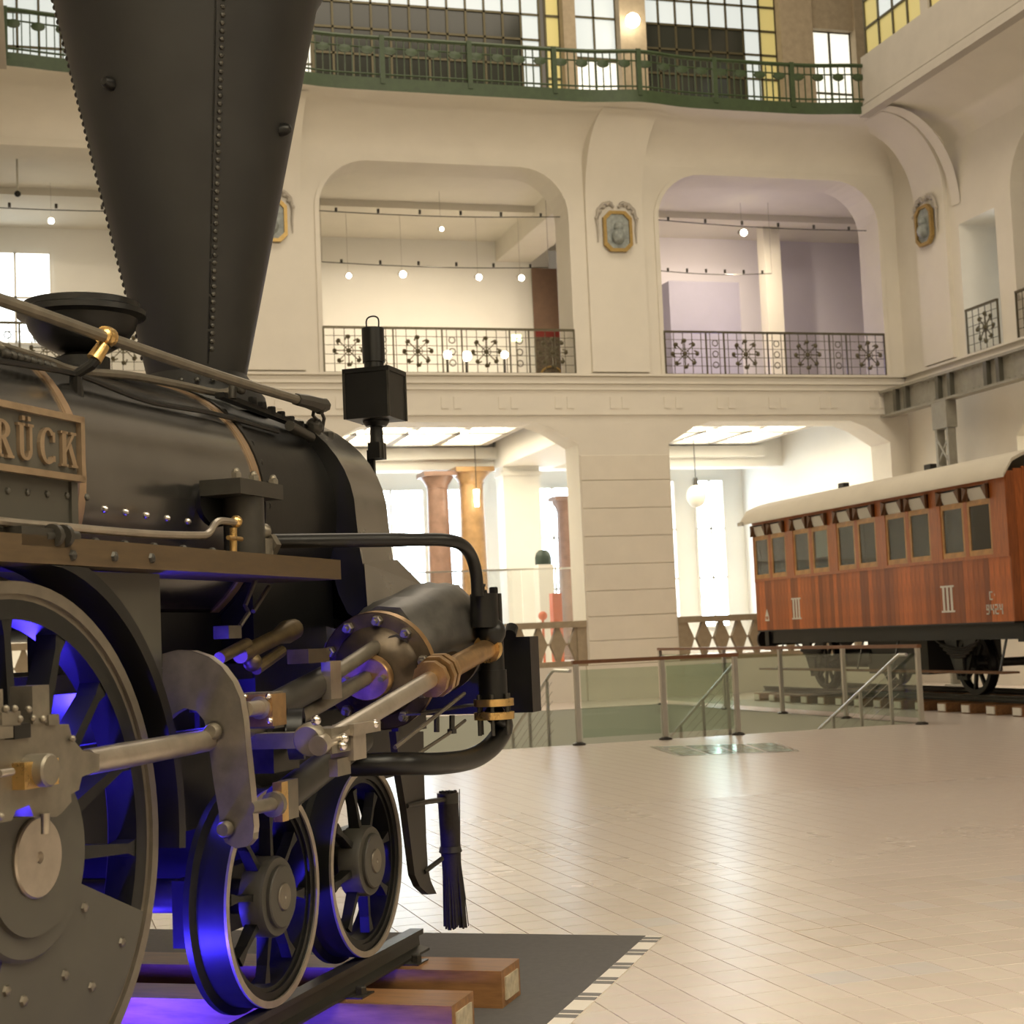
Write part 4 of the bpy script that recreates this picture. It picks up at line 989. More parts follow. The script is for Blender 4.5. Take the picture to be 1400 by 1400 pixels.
# ---- boiler
lp('boiler_barrel', MB().lathe([(1e-5, 0), (BR, 0), (BR, 2.55), (1e-5, 2.55)], (-2.86, 0, BZ), (1, 0, 0), 64), 'boiler_sheet')
lp('firebox', MB().lathe([(1e-5, 0), (.56, 0), (.56, 1.5), (1e-5, 1.5)], (-4.36, 0, BZ+.02), (1, 0, 0), 48).box(-4.3, -2.95, -.55, .55, .75, BZ), 'boiler_sheet')
for xb, w in ((-.34, .045), (-1.60, .04), (-2.6, .04)):
    lp('boiler_band', MB().lathe([(BR-.01, 0), (BR+.008, 0), (BR+.008, w), (BR-.01, w)], (xb, 0, BZ), (1, 0, 0), 64), 'copper_band')
lp('smokebox_barrel', MB().lathe([(1e-5, 0), (BR+.005, 0), (BR+.005, .80), (1e-5, .80)], (-.30, 0, BZ), (1, 0, 0), 64).box(-.28, .5, -.44, .44, 1.25, BZ), 'black_paint')
rg = MB()
for k in range(36):
    a = 2*PI*k/36; rg.rivet((-.245, (BR+.003)*math.cos(a), BZ+(BR+.003)*math.sin(a)), (0, math.cos(a), math.sin(a)), .016)
rg.lathe([(BR, 0), (BR+.014, 0), (BR+.014, .03), (BR, .03)], (-.29, 0, BZ), (1, 0, 0), 64)
lp('smokebox_ring', rg, 'black_paint')
# flared smokebox front
prof = []
for k in range(13):
    a = PI/2*k/12; prof.append((-.595*math.sin(a), BZ+.512*math.cos(a)))
prof += [(-.608, 1.88), (-.635, 1.72), (-.67, 1.58), (-.72, 1.47)]
full = [(-y, z) for y, z in prof[:0:-1]]+prof
fw = MB(); n = len(full); off = .012
A = [(.42, y, z) for y, z in full]+[(.80, y*1.0, z) for y, z in full]+[(.42, y*.9, BZ+(z-BZ)*.9) for y, z in full]
fw.add(A, [(i, i+1, n+i+1, n+i) for i in range(n-1)])
lp('smokebox_wrapper', fw, 'sheet_grey', ang=50)
bk = MB(); bk.add([(.42, y, z) for y, z in full]+[(.42, y*.75, BZ+(z-BZ)*.75) for y, z in full], [(i, i+1, n+i+1, n+i) for i in range(n-1)]); bk.add([(.80, y, z) for y, z in full], [tuple(range(n))])
lp('smokebox_plate', bk, 'black_paint', ang=0)
fr2 = MB().add([(.42, y, z) for y, z in [prof[-1], (-.72, 1.30), (-.30, 1.30), (-.30, 1.6)]]+[(.80, y, z) for y, z in [prof[-1], (-.72, 1.30), (-.30, 1.30), (-.30, 1.6)]], [(0, 1, 2, 3), (4, 5, 6, 7), (0, 1, 5, 4)])
lp('smokebox_saddle', fr2, 'sheet_grey', ang=0)
fl_ = MB(); P0 = [(-.72, 1.47), (-.66, 1.58), (-.60, 1.80)]
# skirt flaring forward over the cylinder
lp('smokebox_skirt', MB().add([LY(*q, Y) for q, Y in (((543, 765), -.63), ((578, 800), -.66), ((545, 818), -.72), ((503, 838), -.74), ((498, 770), -.62))], [(0, 1, 2, 3, 4)]), 'sheet_grey', ang=0)

# ---- chimney
def chim_r(z): return .205+(z-2.62)*(.565-.205)/(4.28-2.62)
CHX = .15
ch = lp('chimney', MB().lathe([(.30, 2.46), (.285, 2.54), (.235, 2.60), (chim_r(2.64), 2.64)]+[(chim_r(z), z) for z in np.linspace(2.7, 4.28, 9)]+[(.60, 4.34), (.60, 4.40), (.56, 4.46), (.40, 4.75), (.30, 4.95), (.28, 4.95), (.28, 4.6)], (CHX, 0, 0), (0, 0, 1), 64), 'stack_paint')
rv = MB()
def chim_seam(ang):
    for z in np.linspace(2.72, 4.26, 50):
        r = chim_r(z); rv.rivet((CHX+r*math.cos(ang), r*math.sin(ang), z), (math.cos(ang), math.sin(ang), .0), .0125)
camdir = math.atan2(-3.235, -5.979-CHX)   # local direction chimney -> photographer, only used to place the riveted seams where the photograph shows them
for da in (-1.50, .28, 2.4): chim_seam(camdir+da)
for k in range(26):
    a = 2*PI*k/26; r = .245; rv.rivet((CHX+.27*math.cos(a), .27*math.sin(a), 2.585), (math.cos(a), math.sin(a), .6), .014)
tag(rv.build('rivets', 'dark_iron', ch, 30), kind='stuff')
sm = MB()
a = camdir+.22
for z0, z1 in zip(np.linspace(2.66, 4.2, 12), np.linspace(2.79, 4.34, 12)):
    sm.bar((CHX+chim_r(z0)*math.cos(a), chim_r(z0)*math.sin(a), z0), (CHX+chim_r(z1)*math.cos(a), chim_r(z1)*math.sin(a), z1), .006, .006)
lp('plate_seam', sm, 'black_paint', ch, 0)
for q in ((185, 135), (398, 147)):
    p = LX(q[0], q[1], CHX-.25); r = chim_r(p[2]); a = math.asin(max(-1, min(1, (p[1])/r))); d = Vector((-math.cos(a), math.sin(a), .1))
    lp('chimney_bolt', MB().lathe([(.028, -.02), (.028, .02), (.018, .04), (1e-5, .045)], (CHX+r*d.x, r*d.y, p[2]), d, 10), 'black_paint', ch)
# ---- bowl-shaped dome behind the chimney
dx = -.745
lp('safety_valve_bowl', MB().lathe([(1e-5, 2.50), (.10, 2.50), (.10, 2.58), (.06, 2.60), (.10, 2.605), (.16, 2.64), (.195, 2.69), (.205, 2.725), (.235, 2.735), (.235, 2.755), (.215, 2.765), (.215, 2.785), (.205, 2.79), (.19, 2.78), (.17, 2.70), (1e-5, 2.66)], (dx, 0, 0), (0, 0, 1), 40), 'black_paint')
# ---- hand rail, stanchion, pipes on top
hr = [(-4.3, -.48, LY(0, 410, -.48)[2]+.01), (-3.2, -.48, LY(0, 410, -.48)[2]+.005), LY(0, 410, -.48), LY(145, 461, -.48), LY(300, 514, -.48), LY(405, 546, -.46)]
lp('hand_rail', MB().tube(smooth(hr, 4), .0195, 10), 'steel_dull')
p = LY(146, 460, -.48)
st = lp('rail_stanchion', MB().tube([(p[0], -.48, p[2]-.03), (p[0]-.05, -.45, p[2]-.10), LY(104, 512, -.40), LY(104, 560, -.38)], [.016, .018, .02, .03], 10), 'black_paint')
lp('stanchion_knob', MB().sphere(p, .034, 14, 10).cyl((p[0]+.02, p[1], p[2]), (p[0]-.02, p[1], p[2]), .032).cyl((p[0]-.012, -.475, p[2]-.03), (p[0]-.04, -.455, p[2]-.08), .022, .026), 'brass', st, 50)
a = hr[-1]; pts = [a, LY(420, 549, -.45), LY(432, 553, -.45), LY(444, 554, -.45), LY(442, 548, -.45)]
lp('rail_end_hook', MB().tube(pts, [.026, .030, .034, .030, .02], 8).sphere(LY(437, 558, -.45), .028, 8, 6).tube([LY(430, 556, -.45), LY(428, 568, -.43), LY(434, 575, -.41)], .008, 6).tube([LY(438, 560, -.45), LY(443, 572, -.43), LY(440, 590, -.40)], .008, 6), 'dark_iron')
lp('regulator_rod', MB().tube(smooth([(-4.2, -.36, 2.53), LY(-60, 460, -.36), LY(0, 474, -.34), LY(60, 492, -.32), LY(103, 507, -.30), LY(180, 514, -.28), LY(250, 527, -.27), LY(300, 537, -.26), LY(328, 530, -.28)], 5), .016, 8), 'steel_dull')
lp('oil_pipe', MB().tube(smooth([LY(-40, 488, -.42), LY(40, 500, -.42), LY(110, 514, -.40), LY(200, 548, -.40), LY(290, 565, -.39), LY(380, 590, -.40)], 5), .010, 8), 'black_paint')
m = MB()
for k in range(8): q = LY(8+k*9, 484+k*2.6, -.40); m.sphere(q, .018, 8, 6)
lp('chain', m, 'dark_iron')
m = MB(); base = []
for k in range(7):
    q = LY(345+k*13, 546+k*6.6, -.36); m.hexnut((q[0], q[1], q[2]-.02), (0, 0, 1), .02, .03)
m.bar(LY(300, 540, -.34), LY(435, 592, -.36), .04, .02)
lp('clamp_strip', m, 'black_paint')
lp('cock_fitting', MB().sphere(LY(430, 583, -.40), .04, 10, 8), 'dark_iron'); lp('oil_cup', MB().cyl(LY(396, 582, -.44), LY(425, 598, -.42), .022), 'dark_iron'); lp('cap_nut', MB().hexnut(LY(448, 603, -.40), (0, 0, 1), .03, .04), 'dark_iron')
lp('pipe_nut', MB().cyl(LY(318, 545, -.40), LY(318, 528, -.40), .016), 'dark_iron'); lp('pipe_elbow', MB().sphere(LY(330, 532, -.40), .022, 8, 6), 'dark_iron')

# ---- splasher box with the name plate
XBE = LY(115, 580, -.683)[0]; XBS = XBE-1.15
bxm = MB(); arc = [(XBE, 1.80), (XBE, 2.155), (XBE-.02, 2.175), (XBS, 2.175), (XBS, 1.80)]
bxm.prism([(x, -.645, z) for x, z in arc], (0, .40, 0))
sb = lp('splasher_box', bxm, 'panel_grey', ang=0)
lp('corner_strip', MB().box(XBE-.03, XBE+.004, -.655, -.64, 1.80, 2.17), 'panel_grey', sb, 0)
rv = MB()
for k in range(5): q = LY(10+k*27, 671+k*2.2, -.645); rv.rivet(q, (0, -1, 0), .012)
tag(rv.build('rivets', 'panel_grey', sb, 30), kind='stuff')
npz0, npz1 = 1.985, 2.172
plate = lp('name_plate', MB().box(XBS, XBE+.002, -.665, -.645, npz0, npz1), 'panel_grey', ang=0)
fm = MB(); t = .016
fm.box(XBS, XBE+.004, -.683, -.660, npz1-t, npz1+.003).box(XBS, XBE+.004, -.683, -.660, npz0-.003, npz0+t).box(XBE-t, XBE+.004, -.683, -.660, npz0, npz1).box(XBS, XBS+t, -.683, -.660, npz0, npz1)
lp('plate_frame', fm, 'bronze_plate', plate, 0)
def strip_arc(cx, cz, ro, ri, a0, a1, n=12):
    o = [(cx+ro[0]*math.cos(math.radians(a)), cz+ro[1]*math.sin(math.radians(a))) for a in np.linspace(a0, a1, n)]
    i = [(cx+ri[0]*math.cos(math.radians(a)), cz+ri[1]*math.sin(math.radians(a))) for a in np.linspace(a1, a0, n)]
    return [[o[k], o[k+1], i[n-2-k], i[n-1-k]] for k in range(n-1)]
def R(a, b, c, d): return [(a, c), (b, c), (b, d), (a, d)]
STEM = [R(.07, .27, 0, 1), R(0, .36, 0, .07), R(0, .36, .93, 1)]
GL = {
 'R': STEM+strip_arc(.27, .74, (.40, .26), (.19, .18), -90, 90)+[[(.27, .52), (.48, .52), (.80, .05), (.56, .05)], R(.52, .84, 0, .07)],
 'U': [R(.07, .26, .25, 1), R(.54, .66, .25, 1), R(0, .33, .93, 1), R(.46, .74, .93, 1)]+strip_arc(.365, .27, (.295, .27), (.11, .19), 180, 360),
 'C': strip_arc(.40, .5, (.40, .51), (.20, .43), 42, 318, 20)+[R(.62, .74, .62, .90), R(.62, .74, .08, .24)],
 'K': STEM+[[(.27, .40), (.27, .52), (.58, .95), (.72, .95)], [(.38, .52), (.52, .68), (.82, .05), (.60, .05)], R(.50, .80, .93, 1), R(.52, .86, 0, .07)],
 'S': strip_arc(.38, .74, (.34, .26), (.16, .18), 30, 250)+strip_arc(.38, .26, (.36, .26), (.17, .18), -150, 70)+[[(.20, .62), (.34, .42), (.58, .40), (.42, .60)]],
 'T': [R(.28, .48, 0, 1), R(.18, .58, 0, .07), R(0, .76, .91, 1), R(0, .09, .72, 1), R(.67, .76, .72, 1)],
 'E': STEM+[R(.27, .70, .92, 1), R(.27, .55, .47, .55), R(.27, .72, 0, .08), R(.62, .70, .76, 1), R(.64, .72, 0, .24)],
 'I': STEM, 'N': [R(.05, .15, 0, 1), R(.65, .75, 0, 1), [(.05, 1), (.25, 1), (.75, 0), (.60, 0)], R(0, .24, 0, .07), R(.56, .80, .93, 1), R(0, .2, .93, 1)],
 'B': STEM+strip_arc(.27, .75, (.36, .25), (.17, .17), -90, 90)+strip_arc(.27, .27, (.42, .27), (.22, .19), -90, 90)}
LH = .103; lz = npz0+.036
for i, chh in enumerate('STEINBRUCK'):
    m = MB(); x0 = XBE-.052-.105*(10-i)+.044
    for poly in GL[chh]: m.prism([(x0+px*.102, -.6645, lz+pz*LH) for px, pz in poly], (0, -.012, 0))
    if i == 7:
        for ux in (.20, .46): m.box(x0+ux*.102, x0+(ux+.14)*.102, -.6765, -.6645, lz+LH*1.08, lz+LH*1.20)
    lp('letter', m, 'bronze_plate', plate, 0)

# ---- running board
bx1 = LY(466, 776, -.80)[0]
rb = lp('running_board', MB().box(-4.6, bx1, -.80, -.50, 1.725, 1.80), 'board_brown', ang=0)
for px, py in ((99, 759), (156, 761), (207, 763)): q = LY(px, py, -.80); lp('board_bolt', MB().rivet(q, (0, -1, 0), .017), 'dark_iron', rb)
lp('running_board', MB().box(-4.6, bx1, .50, .80, 1.725, 1.80), 'board_brown', ang=0)
m = MB()
for k in range(6): q = LY(90+k*40, 735+k*4, -.76); m.rivet((q[0], -.76, 1.80), (0, 0, 1), .016)
tag(m.build('rivets', 'dark_iron', rb, 30), kind='stuff')
rv = MB()
for k in range(5): q = LY(143+k*28.5, 696+k*4.2, -.50); yy = -math.sqrt(max(.01, BR**2-(q[2]-BZ)**2)); q = LY(143+k*28.5, 696+k*4.2, yy); rv.sphere(q, .013, 8, 6)
lp('washout_plugs', rv, 'steel_bright')
# thin drain pipe above the board with brass cock
lp('drain_pipe', MB().tube(smooth([LY(-60, 704, -.76), LY(0, 713, -.76), (LY(90, 721, -.76)), LY(200, 730, -.75), LY(270, 732, -.74), LY(285, 729, -.73), LY(298, 713, -.72), LY(322, 714, -.70)], 5), .0125, 8), 'steel')
bc = lp('drain_cock', MB().cyl(LY(319, 755, -.70), LY(319, 722, -.70), .013).cyl(LY(312, 735, -.72), LY(330, 737, -.70), .008).sphere(LY(323, 713, -.70), .022, 10, 8), 'brass')
lp('lever_bracket', MB().box(*[v for ab in zip(LY(30, 745, -.80), LY(62, 727, -.72)) for v in ab]).cyl(LY(60, 733, -.79), LY(105, 733, -.79), .014).cyl(LY(70, 732, -.79), LY(75, 732, -.79), .032).cyl(LY(84, 733, -.79), LY(89, 733, -.79), .032), 'dark_iron')

# ---- check valve on the boiler side
q0, q1 = LY(301, 683, -.62), LY(368, 660, -.62)
cv_ = lp('check_valve', MB().box(q0[0], q1[0]-.05, -.70, -.54, 2.02, 2.075).cyl(((q0[0]+q1[0])/2-.02, -.62, 1.80), ((q0[0]+q1[0])/2-.02, -.62, 2.03), .075, n=20), 'dark_iron', ang=35)
for px, py in ((309, 657), (333, 650), (360, 656)): q = LY(px, py, -.62); lp('valve_bolt', MB().hexnut((q[0], -.66, 2.075), (0, 0, 1), .02, .025).sphere((q[0], -.66, 2.102), .015, 8, 6), 'steel_dull', cv_)
lp('injection_flange', MB().lathe([(1e-5, 0), (.085, 0), (.085, .025), (.05, .03), (1e-5, .03)], LY(290, 690, -.52), (-.3, -1, .1), 20), 'black_paint')
q = LY(366, 738, -.64)
lp('pipe_union', MB().hexnut((q[0]-.02, q[1], q[2]-.02), (1, 0, 0), .045, .05).sphere((q[0]-.03, q[1], q[2]+.03), .03, 8, 6).cyl((q[0]-.05, q[1], q[2]), (q[0]-.05, q[1], q[2]-.10), .04), 'steel_dull')
# delivery pipe
DP = [LY(372, 740, -.64), LY(450, 739, -.78), LY(560, 738, -1.02), LY(605, 738, -1.12), LY(630, 744, -1.16), LY(644, 760, -1.16), LY(651, 785, -1.16), LY(653, 815, -1.16)]
lp('delivery_pipe', MB().tube(smooth(DP, 6), [.028]*12+[.026]*31, 14), 'black_paint')

# ---- side plates: splasher panel, frames
DXX_ = -2.33; p0, p1 = LY(218, 777, -.70), LY(220, 935, -.70)
lp('side_panel', MB().prism([(DXX_+.775*math.cos(a), -.70, .964+.775*math.sin(a)) for a in np.linspace(math.radians(30.7), math.radians(77), 12)]+[(p0[0], -.70, 1.722), (p0[0], -.70, 1.36)], (0, .04, 0)), 'panel_grey', ang=0)
lp('main_frame', MB().box(-4.5, 1.2, -.50, -.45, .86, 1.20).box(-4.5, 1.2, .45, .50, .86, 1.20), 'black_paint', ang=0)
hx0, hx1 = LY(6, 880, -.28)[0], LY(41, 880, -.28)[0]; hz0, hz1 = LY(20, 920, -.28)[2], LY(20, 838, -.28)[2]
lp('inner_frame', MB().box(-4.5, hx0, -.30, -.27, .9, 1.62).box(hx1, -.2, -.30, -.27, .9, 1.62).box(hx0, hx1, -.30, -.27, hz1, 1.62).box(hx0, hx1, -.30, -.27, .9, hz0), 'black_paint', ang=0)
lp('ash_pan', MB().box(-4.2, -3.0, -.52, .52, .55, .9), 'black_paint', ang=0)
lp('belly_plate', MB().box(-2.0, -.3, -.44, .44, 1.36, 1.42), 'black_paint', ang=0)
# ---- wheels
def wheel_mesh(r, big):
    if big:
        tyre = MB().lathe([(r, 0), (r, .105), (r+.028, .118), (r+.028, .14), (r-.055, .14), (r-.055, .012), (r-.033, .012), (r-.033, 0), (r, 0)], (0, 0, 0), (0, 1, 0), 80)
        rim = MB().lathe([(r-.033, .016), (r-.055, .010), (r-.10, .016), (r-.10, .11), (r-.05, .11)], (0, 0, 0), (0, 1, 0), 80)
    else:
        tyre = MB().lathe([(r, 0), (r, .105), (r+.026, .118), (r+.026, .14), (r-.05, .14), (r-.05, .01), (r-.022, .01), (r-.018, -.002), (r, 0)], (0, 0, 0), (0, 1, 0), 64)
        rim = MB().lathe([(r-.02, .012), (r-.035, .022), (r-.065, .022), (r-.065, .10), (r-.04, .10)], (0, 0, 0), (0, 1, 0), 64)
    return tyre, rim
def make_wheel(name, r, nsp, x, a0, big, z):
    t, rm = wheel_mesh(r, big)
    w = lp(name, t, 'tyre_steel' if big else 'wheel_iron'); w.location = (x, -.76, z)
    lp('rim', rm, 'wheel_iron', w)
    if not big: lp('tyre_edge', MB().lathe([(r+.0005, .006), (r+.0005, -.003), (r-.023, -.003), (r-.023, .004)], (0, 0, 0), (0, 1, 0), 64), 'tyre_edge', w)
    hr_ = .13 if not big else .27
    sp = None
    for k in range(nsp):
        a = a0+2*PI*k/nsp
        if sp is None:
            sm_ = MB(); L0, L1 = hr_*.8, r-.08
            w0, w1 = (.042, .028) if big else (.026, .018)
            v = []
            for L, ww_, y0, y1 in ((L0, w0, .0 if big else .012, .09 if big else .06), (L1-.06, w1, .02, .085 if big else .06), (L1, w1*2.2, .02, .085 if big else .06)):
                v += [(L, y0, -ww_/2), (L, y0, ww_/2), (L, y1, ww_/2), (L, y1, -ww_/2)]
            sm_.add(v, [(i*4+j, i*4+(j+1) % 4, i*4+4+(j+1) % 4, i*4+4+j) for i in range(2) for j in range(4)])
            sp = sm_.build('spoke', 'wheel_iron', w, 0); sp.rotation_euler = (0, -a, 0)
        else: inst(sp, w, rot=(0, -a, 0))
    if big:
        lp('hub_plate', MB().lathe([(1e-5, -.035), (.255, -.035), (.265, -.025), (.265, .10), (1e-5, .10)], (0, 0, 0), (0, 1, 0), 48).lathe([(1e-5, -.05), (.20, -.05), (.205, -.03)], (0, 0, 0), (0, 1, 0), 48), 'panel_grey', w)
        lp('axle_end', MB().lathe([(1e-5, -.052), (.012, -.052), (.016, -.062), (.10, -.062), (.104, -.057), (.104, -.04)], (0, 0, 0), (0, 1, 0), 40), 'steel', w)
        cw = MB(); A0, A1 = math.radians(-22), math.radians(-112); P = [(.24*math.cos(a), .24*math.sin(a)) for a in np.linspace(A0, A1, 10)]+[((r-.075)*math.cos(a), (r-.075)*math.sin(a)) for a in np.linspace(A1, A0, 14)]
        cw.prism([(px, -.012, pz) for px, pz in P], (0, .09, 0)); c = lp('counterweight', cw, 'panel_grey', w, 0)
        rv = MB()
        for k, (rr, aa) in enumerate(((.33, -32), (.38, -62), (.50, -52), (.36, -92), (.50, -82), (.56, -33), (.58, -68), (.33, -105), (.57, -98))): lp('weight_rivet', MB().rivet((rr*math.cos(math.radians(aa)), -.012, rr*math.sin(math.radians(aa))), (0, -1, 0), .016), 'steel_dull', w)
    else:
        lp('hub', MB().lathe([(1e-5, -.034), (.102, -.034), (.107, -.03), (.107, -.018), (.132, -.015), (.138, -.004), (.138, .07), (1e-5, .07)], (0, 0, 0), (0, 1, 0), 40), 'panel_grey', w)
        lp('axle_end', MB().lathe([(1e-5, -.037), (.006, -.037), (.01, -.040), (.045, -.040), (.048, -.036), (.048, -.03)], (0, 0, 0), (0, 1, 0), 24), 'steel_dull', w)
    return w
DXX, DR = -2.33, .716
zA = RAIL_TOP
w1 = make_wheel('leading_wheel', .370, 8, .02, math.radians(12), False, zA+.370)
w2 = copy_tree(w1, loco); w2.location = (-.83, -.76, zA+.370); w2.rotation_euler = (0, math.radians(19), 0)
d1 = make_wheel('driving_wheel', DR, 15, DXX, math.radians(18.5), True, zA+DR)
d2 = copy_tree(d1, loco); d2.location = (DXX-1.56, -.76, zA+DR)
for w in (w1, w2, d1, d2):
    c = copy_tree(w, loco); c.location = (w.location.x, .76, w.location.z); c.rotation_euler = (0, 0, PI)
for x, r in ((.02, .06), (-.83, .06), (DXX, .08), (DXX-1.56, .08)):
    z = zA+(.37 if r < .07 else DR); lp('axle', MB().cyl((x, -.72, z), (x, .72, z), r, n=18), 'dark_iron')
lp('bogie_frame', MB().box(-1.15, .35, -.60, -.54, .50, .72).box(-1.15, .35, .54, .60, .50, .72).box(-.55, -.25, -.6, .6, .6, .95), 'black_paint', ang=0)
# driver splasher arch
sp_ = MB(); A = []
for a in np.linspace(math.radians(-6), math.radians(165), 40):
    for y in (-.80, -.64): A.append((DXX+(DR+.055)*math.cos(a), y, zA+DR+(DR+.055)*math.sin(a)))
sp_.add(A, [(2*i, 2*i+1, 2*i+3, 2*i+2) for i in range(39)])
A = []
for a in np.linspace(math.radians(-6), math.radians(165), 40):
    for q in (.055, .095): A.append((DXX+(DR+q)*math.cos(a), -.80, min(1.722, zA+DR+(DR+q)*math.sin(a))))
sp_.add(A, [(2*i, 2*i+1, 2*i+3, 2*i+2) for i in range(39)])
lp('wheel_splasher', sp_, 'black_paint', ang=50)

# ---- motion: crank pin, rods, guides
YC = -.86
def cz(x): return .964+.176*(x-DXX)
AX = Vector((math.cos(math.atan(.176)), 0, math.sin(math.atan(.176))))
def ax(x, y=YC): return Vector((x, y, cz(x)))
pinx, _, pinz = LY(66, 1052, -.87)
be = [(-30, 1012), (18, 1011), (19, 992), (42, 990), (43, 978), (66, 974), (68, 990), (94, 990), (99, 1010), (113, 1026), (136, 1031), (136, 1053), (112, 1062), (108, 1080), (97, 1086), (98, 1096), (84, 1112), (77, 1117), (46, 1116), (40, 1101), (22, 1108), (16, 1122), (-5, 1126), (-30, 1120)]
PL = [LY(a, b, -.92) for a, b in be]
rod = lp('connecting_rod', MB().prism([(x, y, z) for x, y, z in PL], (0, .10, 0)), 'steel_dull', ang=0)
pr0, pr1 = LY(118, 1042, -.87), LY(296, 1010, -.87)
lp('rod_shaft', MB().tube([pr0, tuple(.75*a+.25*b for a, b in zip(pr0, pr1)), pr1, (pr1[0]+.45, -.86, pr1[2]+.03)], [.035, .036, .033, .031], 18), 'steel', rod)
def lbox(m, p, q, Y0, Y1):
    a, b = LY(*p, Y0), LY(*q, Y0); return m.box(min(a[0], b[0]), max(a[0], b[0]), min(Y0, Y1), max(Y0, Y1), min(a[2], b[2]), max(a[2], b[2]))
lp('bearing_brass', lbox(MB(), (34, 1080), (80, 1036), -.955, -.90), 'brass', rod, 0)
q = LY(66, 1053, -.975); lp('crank_pin', MB().lathe([(1e-5, 0), (.036, 0), (.041, .006), (.041, .12), (1e-5, .12)], (q[0], -.985, q[2]), (0, 1, 0), 28), 'steel_dull', rod)
lp('cotter', lbox(MB(), (45, 990), (67, 936), -.925, -.86), 'steel_dull', rod, 0); lp('cotter', lbox(MB(), (-6, 985), (4, 942), -.925, -.86), 'steel_dull', rod, 0)
lp('oil_box', lbox(MB(), (20, 1011), (42, 988), -.928, -.90), 'black_paint', rod, 0)
for a, b in (((3, 994), (28, 972)), ((67, 992), (81, 976)), ((-2, 1011), (18, 990))): lp('strap_block', lbox(MB(), a, b, -.93, -.86), 'steel_dull', rod, 0)
for px, py in ((8, 969), (20, 969), (39, 970), (27, 983), (45, 982), (59, 983), (99, 1010), (1, 1116)): q = LY(px, py, -.93); lp('rod_bolt', MB().sphere(q, .0095, 8, 6), 'steel_dull', rod)
lp('set_screw', MB().cyl(LY(-2, 1058, -.945), LY(16, 1055, -.945), .010), 'steel', rod); lp('drain_screw', MB().cyl(LY(62, 1112, -.93), LY(62, 1140, -.93), .011), 'steel', rod)
lp('coupling_rod', MB().bar((pinx-.06, -.83, pinz-.02), (pinx-1.62, -.83, pinz-.02), .05, .11), 'steel_dull', ang=0)
# guide yoke (transverse hooked plate)
JX = -1.50
jp = [(222, 894), (240, 889), (262, 890), (285, 898), (303, 912), (318, 932), (328, 955), (333, 985), (336, 1020), (342, 1075), (347, 1130), (346, 1148), (338, 1157), (322, 1160), (308, 1152), (301, 1138), (299, 1110), (292, 1070), (288, 1040), (284, 1010), (279, 985), (268, 972), (252, 968), (238, 976), (222, 990)]
yk = lp('guide_yoke', MB().prism([LX(a, b, JX) for a, b in jp], (.035, 0, 0)), 'steel_dull', ang=0)
ed = [Vector(LX(a, b, JX)) for a, b in jp[:13]]; ev = []
for i, v in enumerate(ed):
    t_ = (ed[min(i+1, 12)]-ed[max(i-1, 0)]).normalized(); n_ = Vector((0, -t_.z, t_.y)); n_ = n_ if n_.z > 0 or n_.y < 0 else -n_
    ev += [v+n_*.0015-Vector((.001, 0, 0)), v+n_*.0015+Vector((.036, 0, 0))]
lp('yoke_lit_edge', MB().add(ev, [(2*i, 2*i+1, 2*i+3, 2*i+2) for i in range(12)]), 'steel', yk, 60)  # brighter strip stands in for light catching the plate edge
for px, py, r in ((293, 1000, .026), (310, 1133, .024)): q = LX(px, py, JX); lp('yoke_bolt', MB().lathe([(1e-5, -.03), (r*.8, -.03), (r, -.02), (r, 0), (r*1.3, 0), (r*1.3, .004)], q, (1, 0, 0), 20), 'steel_dull', yk)
# guide bars
U0, U1, U2 = LY(372, 968, -.88), LY(450, 926, -.88), LY(532, 872, -.88)
L0, L1 = LY(383, 1094, -.88), LY(492, 1010, -.88)
ug_ = lp('guide_bar', MB().tube([U0, U1], .050, 20), 'dark_iron'); lp('guide_rod', MB().tube([U1, U2], .028, 16), 'steel_dull', ug_)
lg = lp('guide_bar', MB().tube([L0, L1], .055, 20), 'dark_iron')
def lxbox(m, p, q, X, dx):
    a, b = LX(*p, X), LX(*q, X); return m.box(X, X+dx, min(a[1], b[1]), max(a[1], b[1]), min(a[2], b[2]), max(a[2], b[2]))
q = LX(352, 968, -1.38)
lp('guide_block', lxbox(MB(), (334, 994), (372, 949), -1.36, .10), 'bronze', ug_, 0)
lp('guide_block_cap', lxbox(MB(), (331, 997), (374, 946), -1.345, .07), 'steel_dull', ug_, 0)
lp('guide_stud', MB().cyl((-1.46, q[1], q[2]), (-1.36, q[1], q[2]), .024, n=16).cyl((-1.37, q[1], q[2]), (-1.357, q[1], q[2]), .036, n=16), 'steel', ug_)
m = MB()
for px, py in ((334, 953), (367, 952), (369, 985)): m.sphere(LX(px, py, -1.365), .010, 8, 6)
lp('block_bolts', m, 'steel_bright', ug_)
q = LX(371, 1100, -1.36)
lp('guide_block', lxbox(MB(), (374, 1124), (385, 1070), -1.34, .045), 'brass', lg, 0); lp('guide_block_cap', lxbox(MB(), (380, 1122), (389, 1068), -1.30, .10), 'steel_dull', lg, 0)
lp('guide_stud', MB().cyl((-1.50, q[1]+.01, q[2]+.005), (-1.34, q[1]-.005, q[2]), .022, n=16).cyl((-1.365, q[1]-.005, q[2]), (-1.34, q[1]-.005, q[2]), .040, n=16), 'steel_dull', lg)
lp('guide_strap', lbox(MB(), (453, 956), (466, 903), -.945, -.91), 'steel', ug_, 0)
lp('guide_nut', lbox(MB(), (422, 907), (450, 886), -.93, -.85), 'iron_brown', ug_, 0)
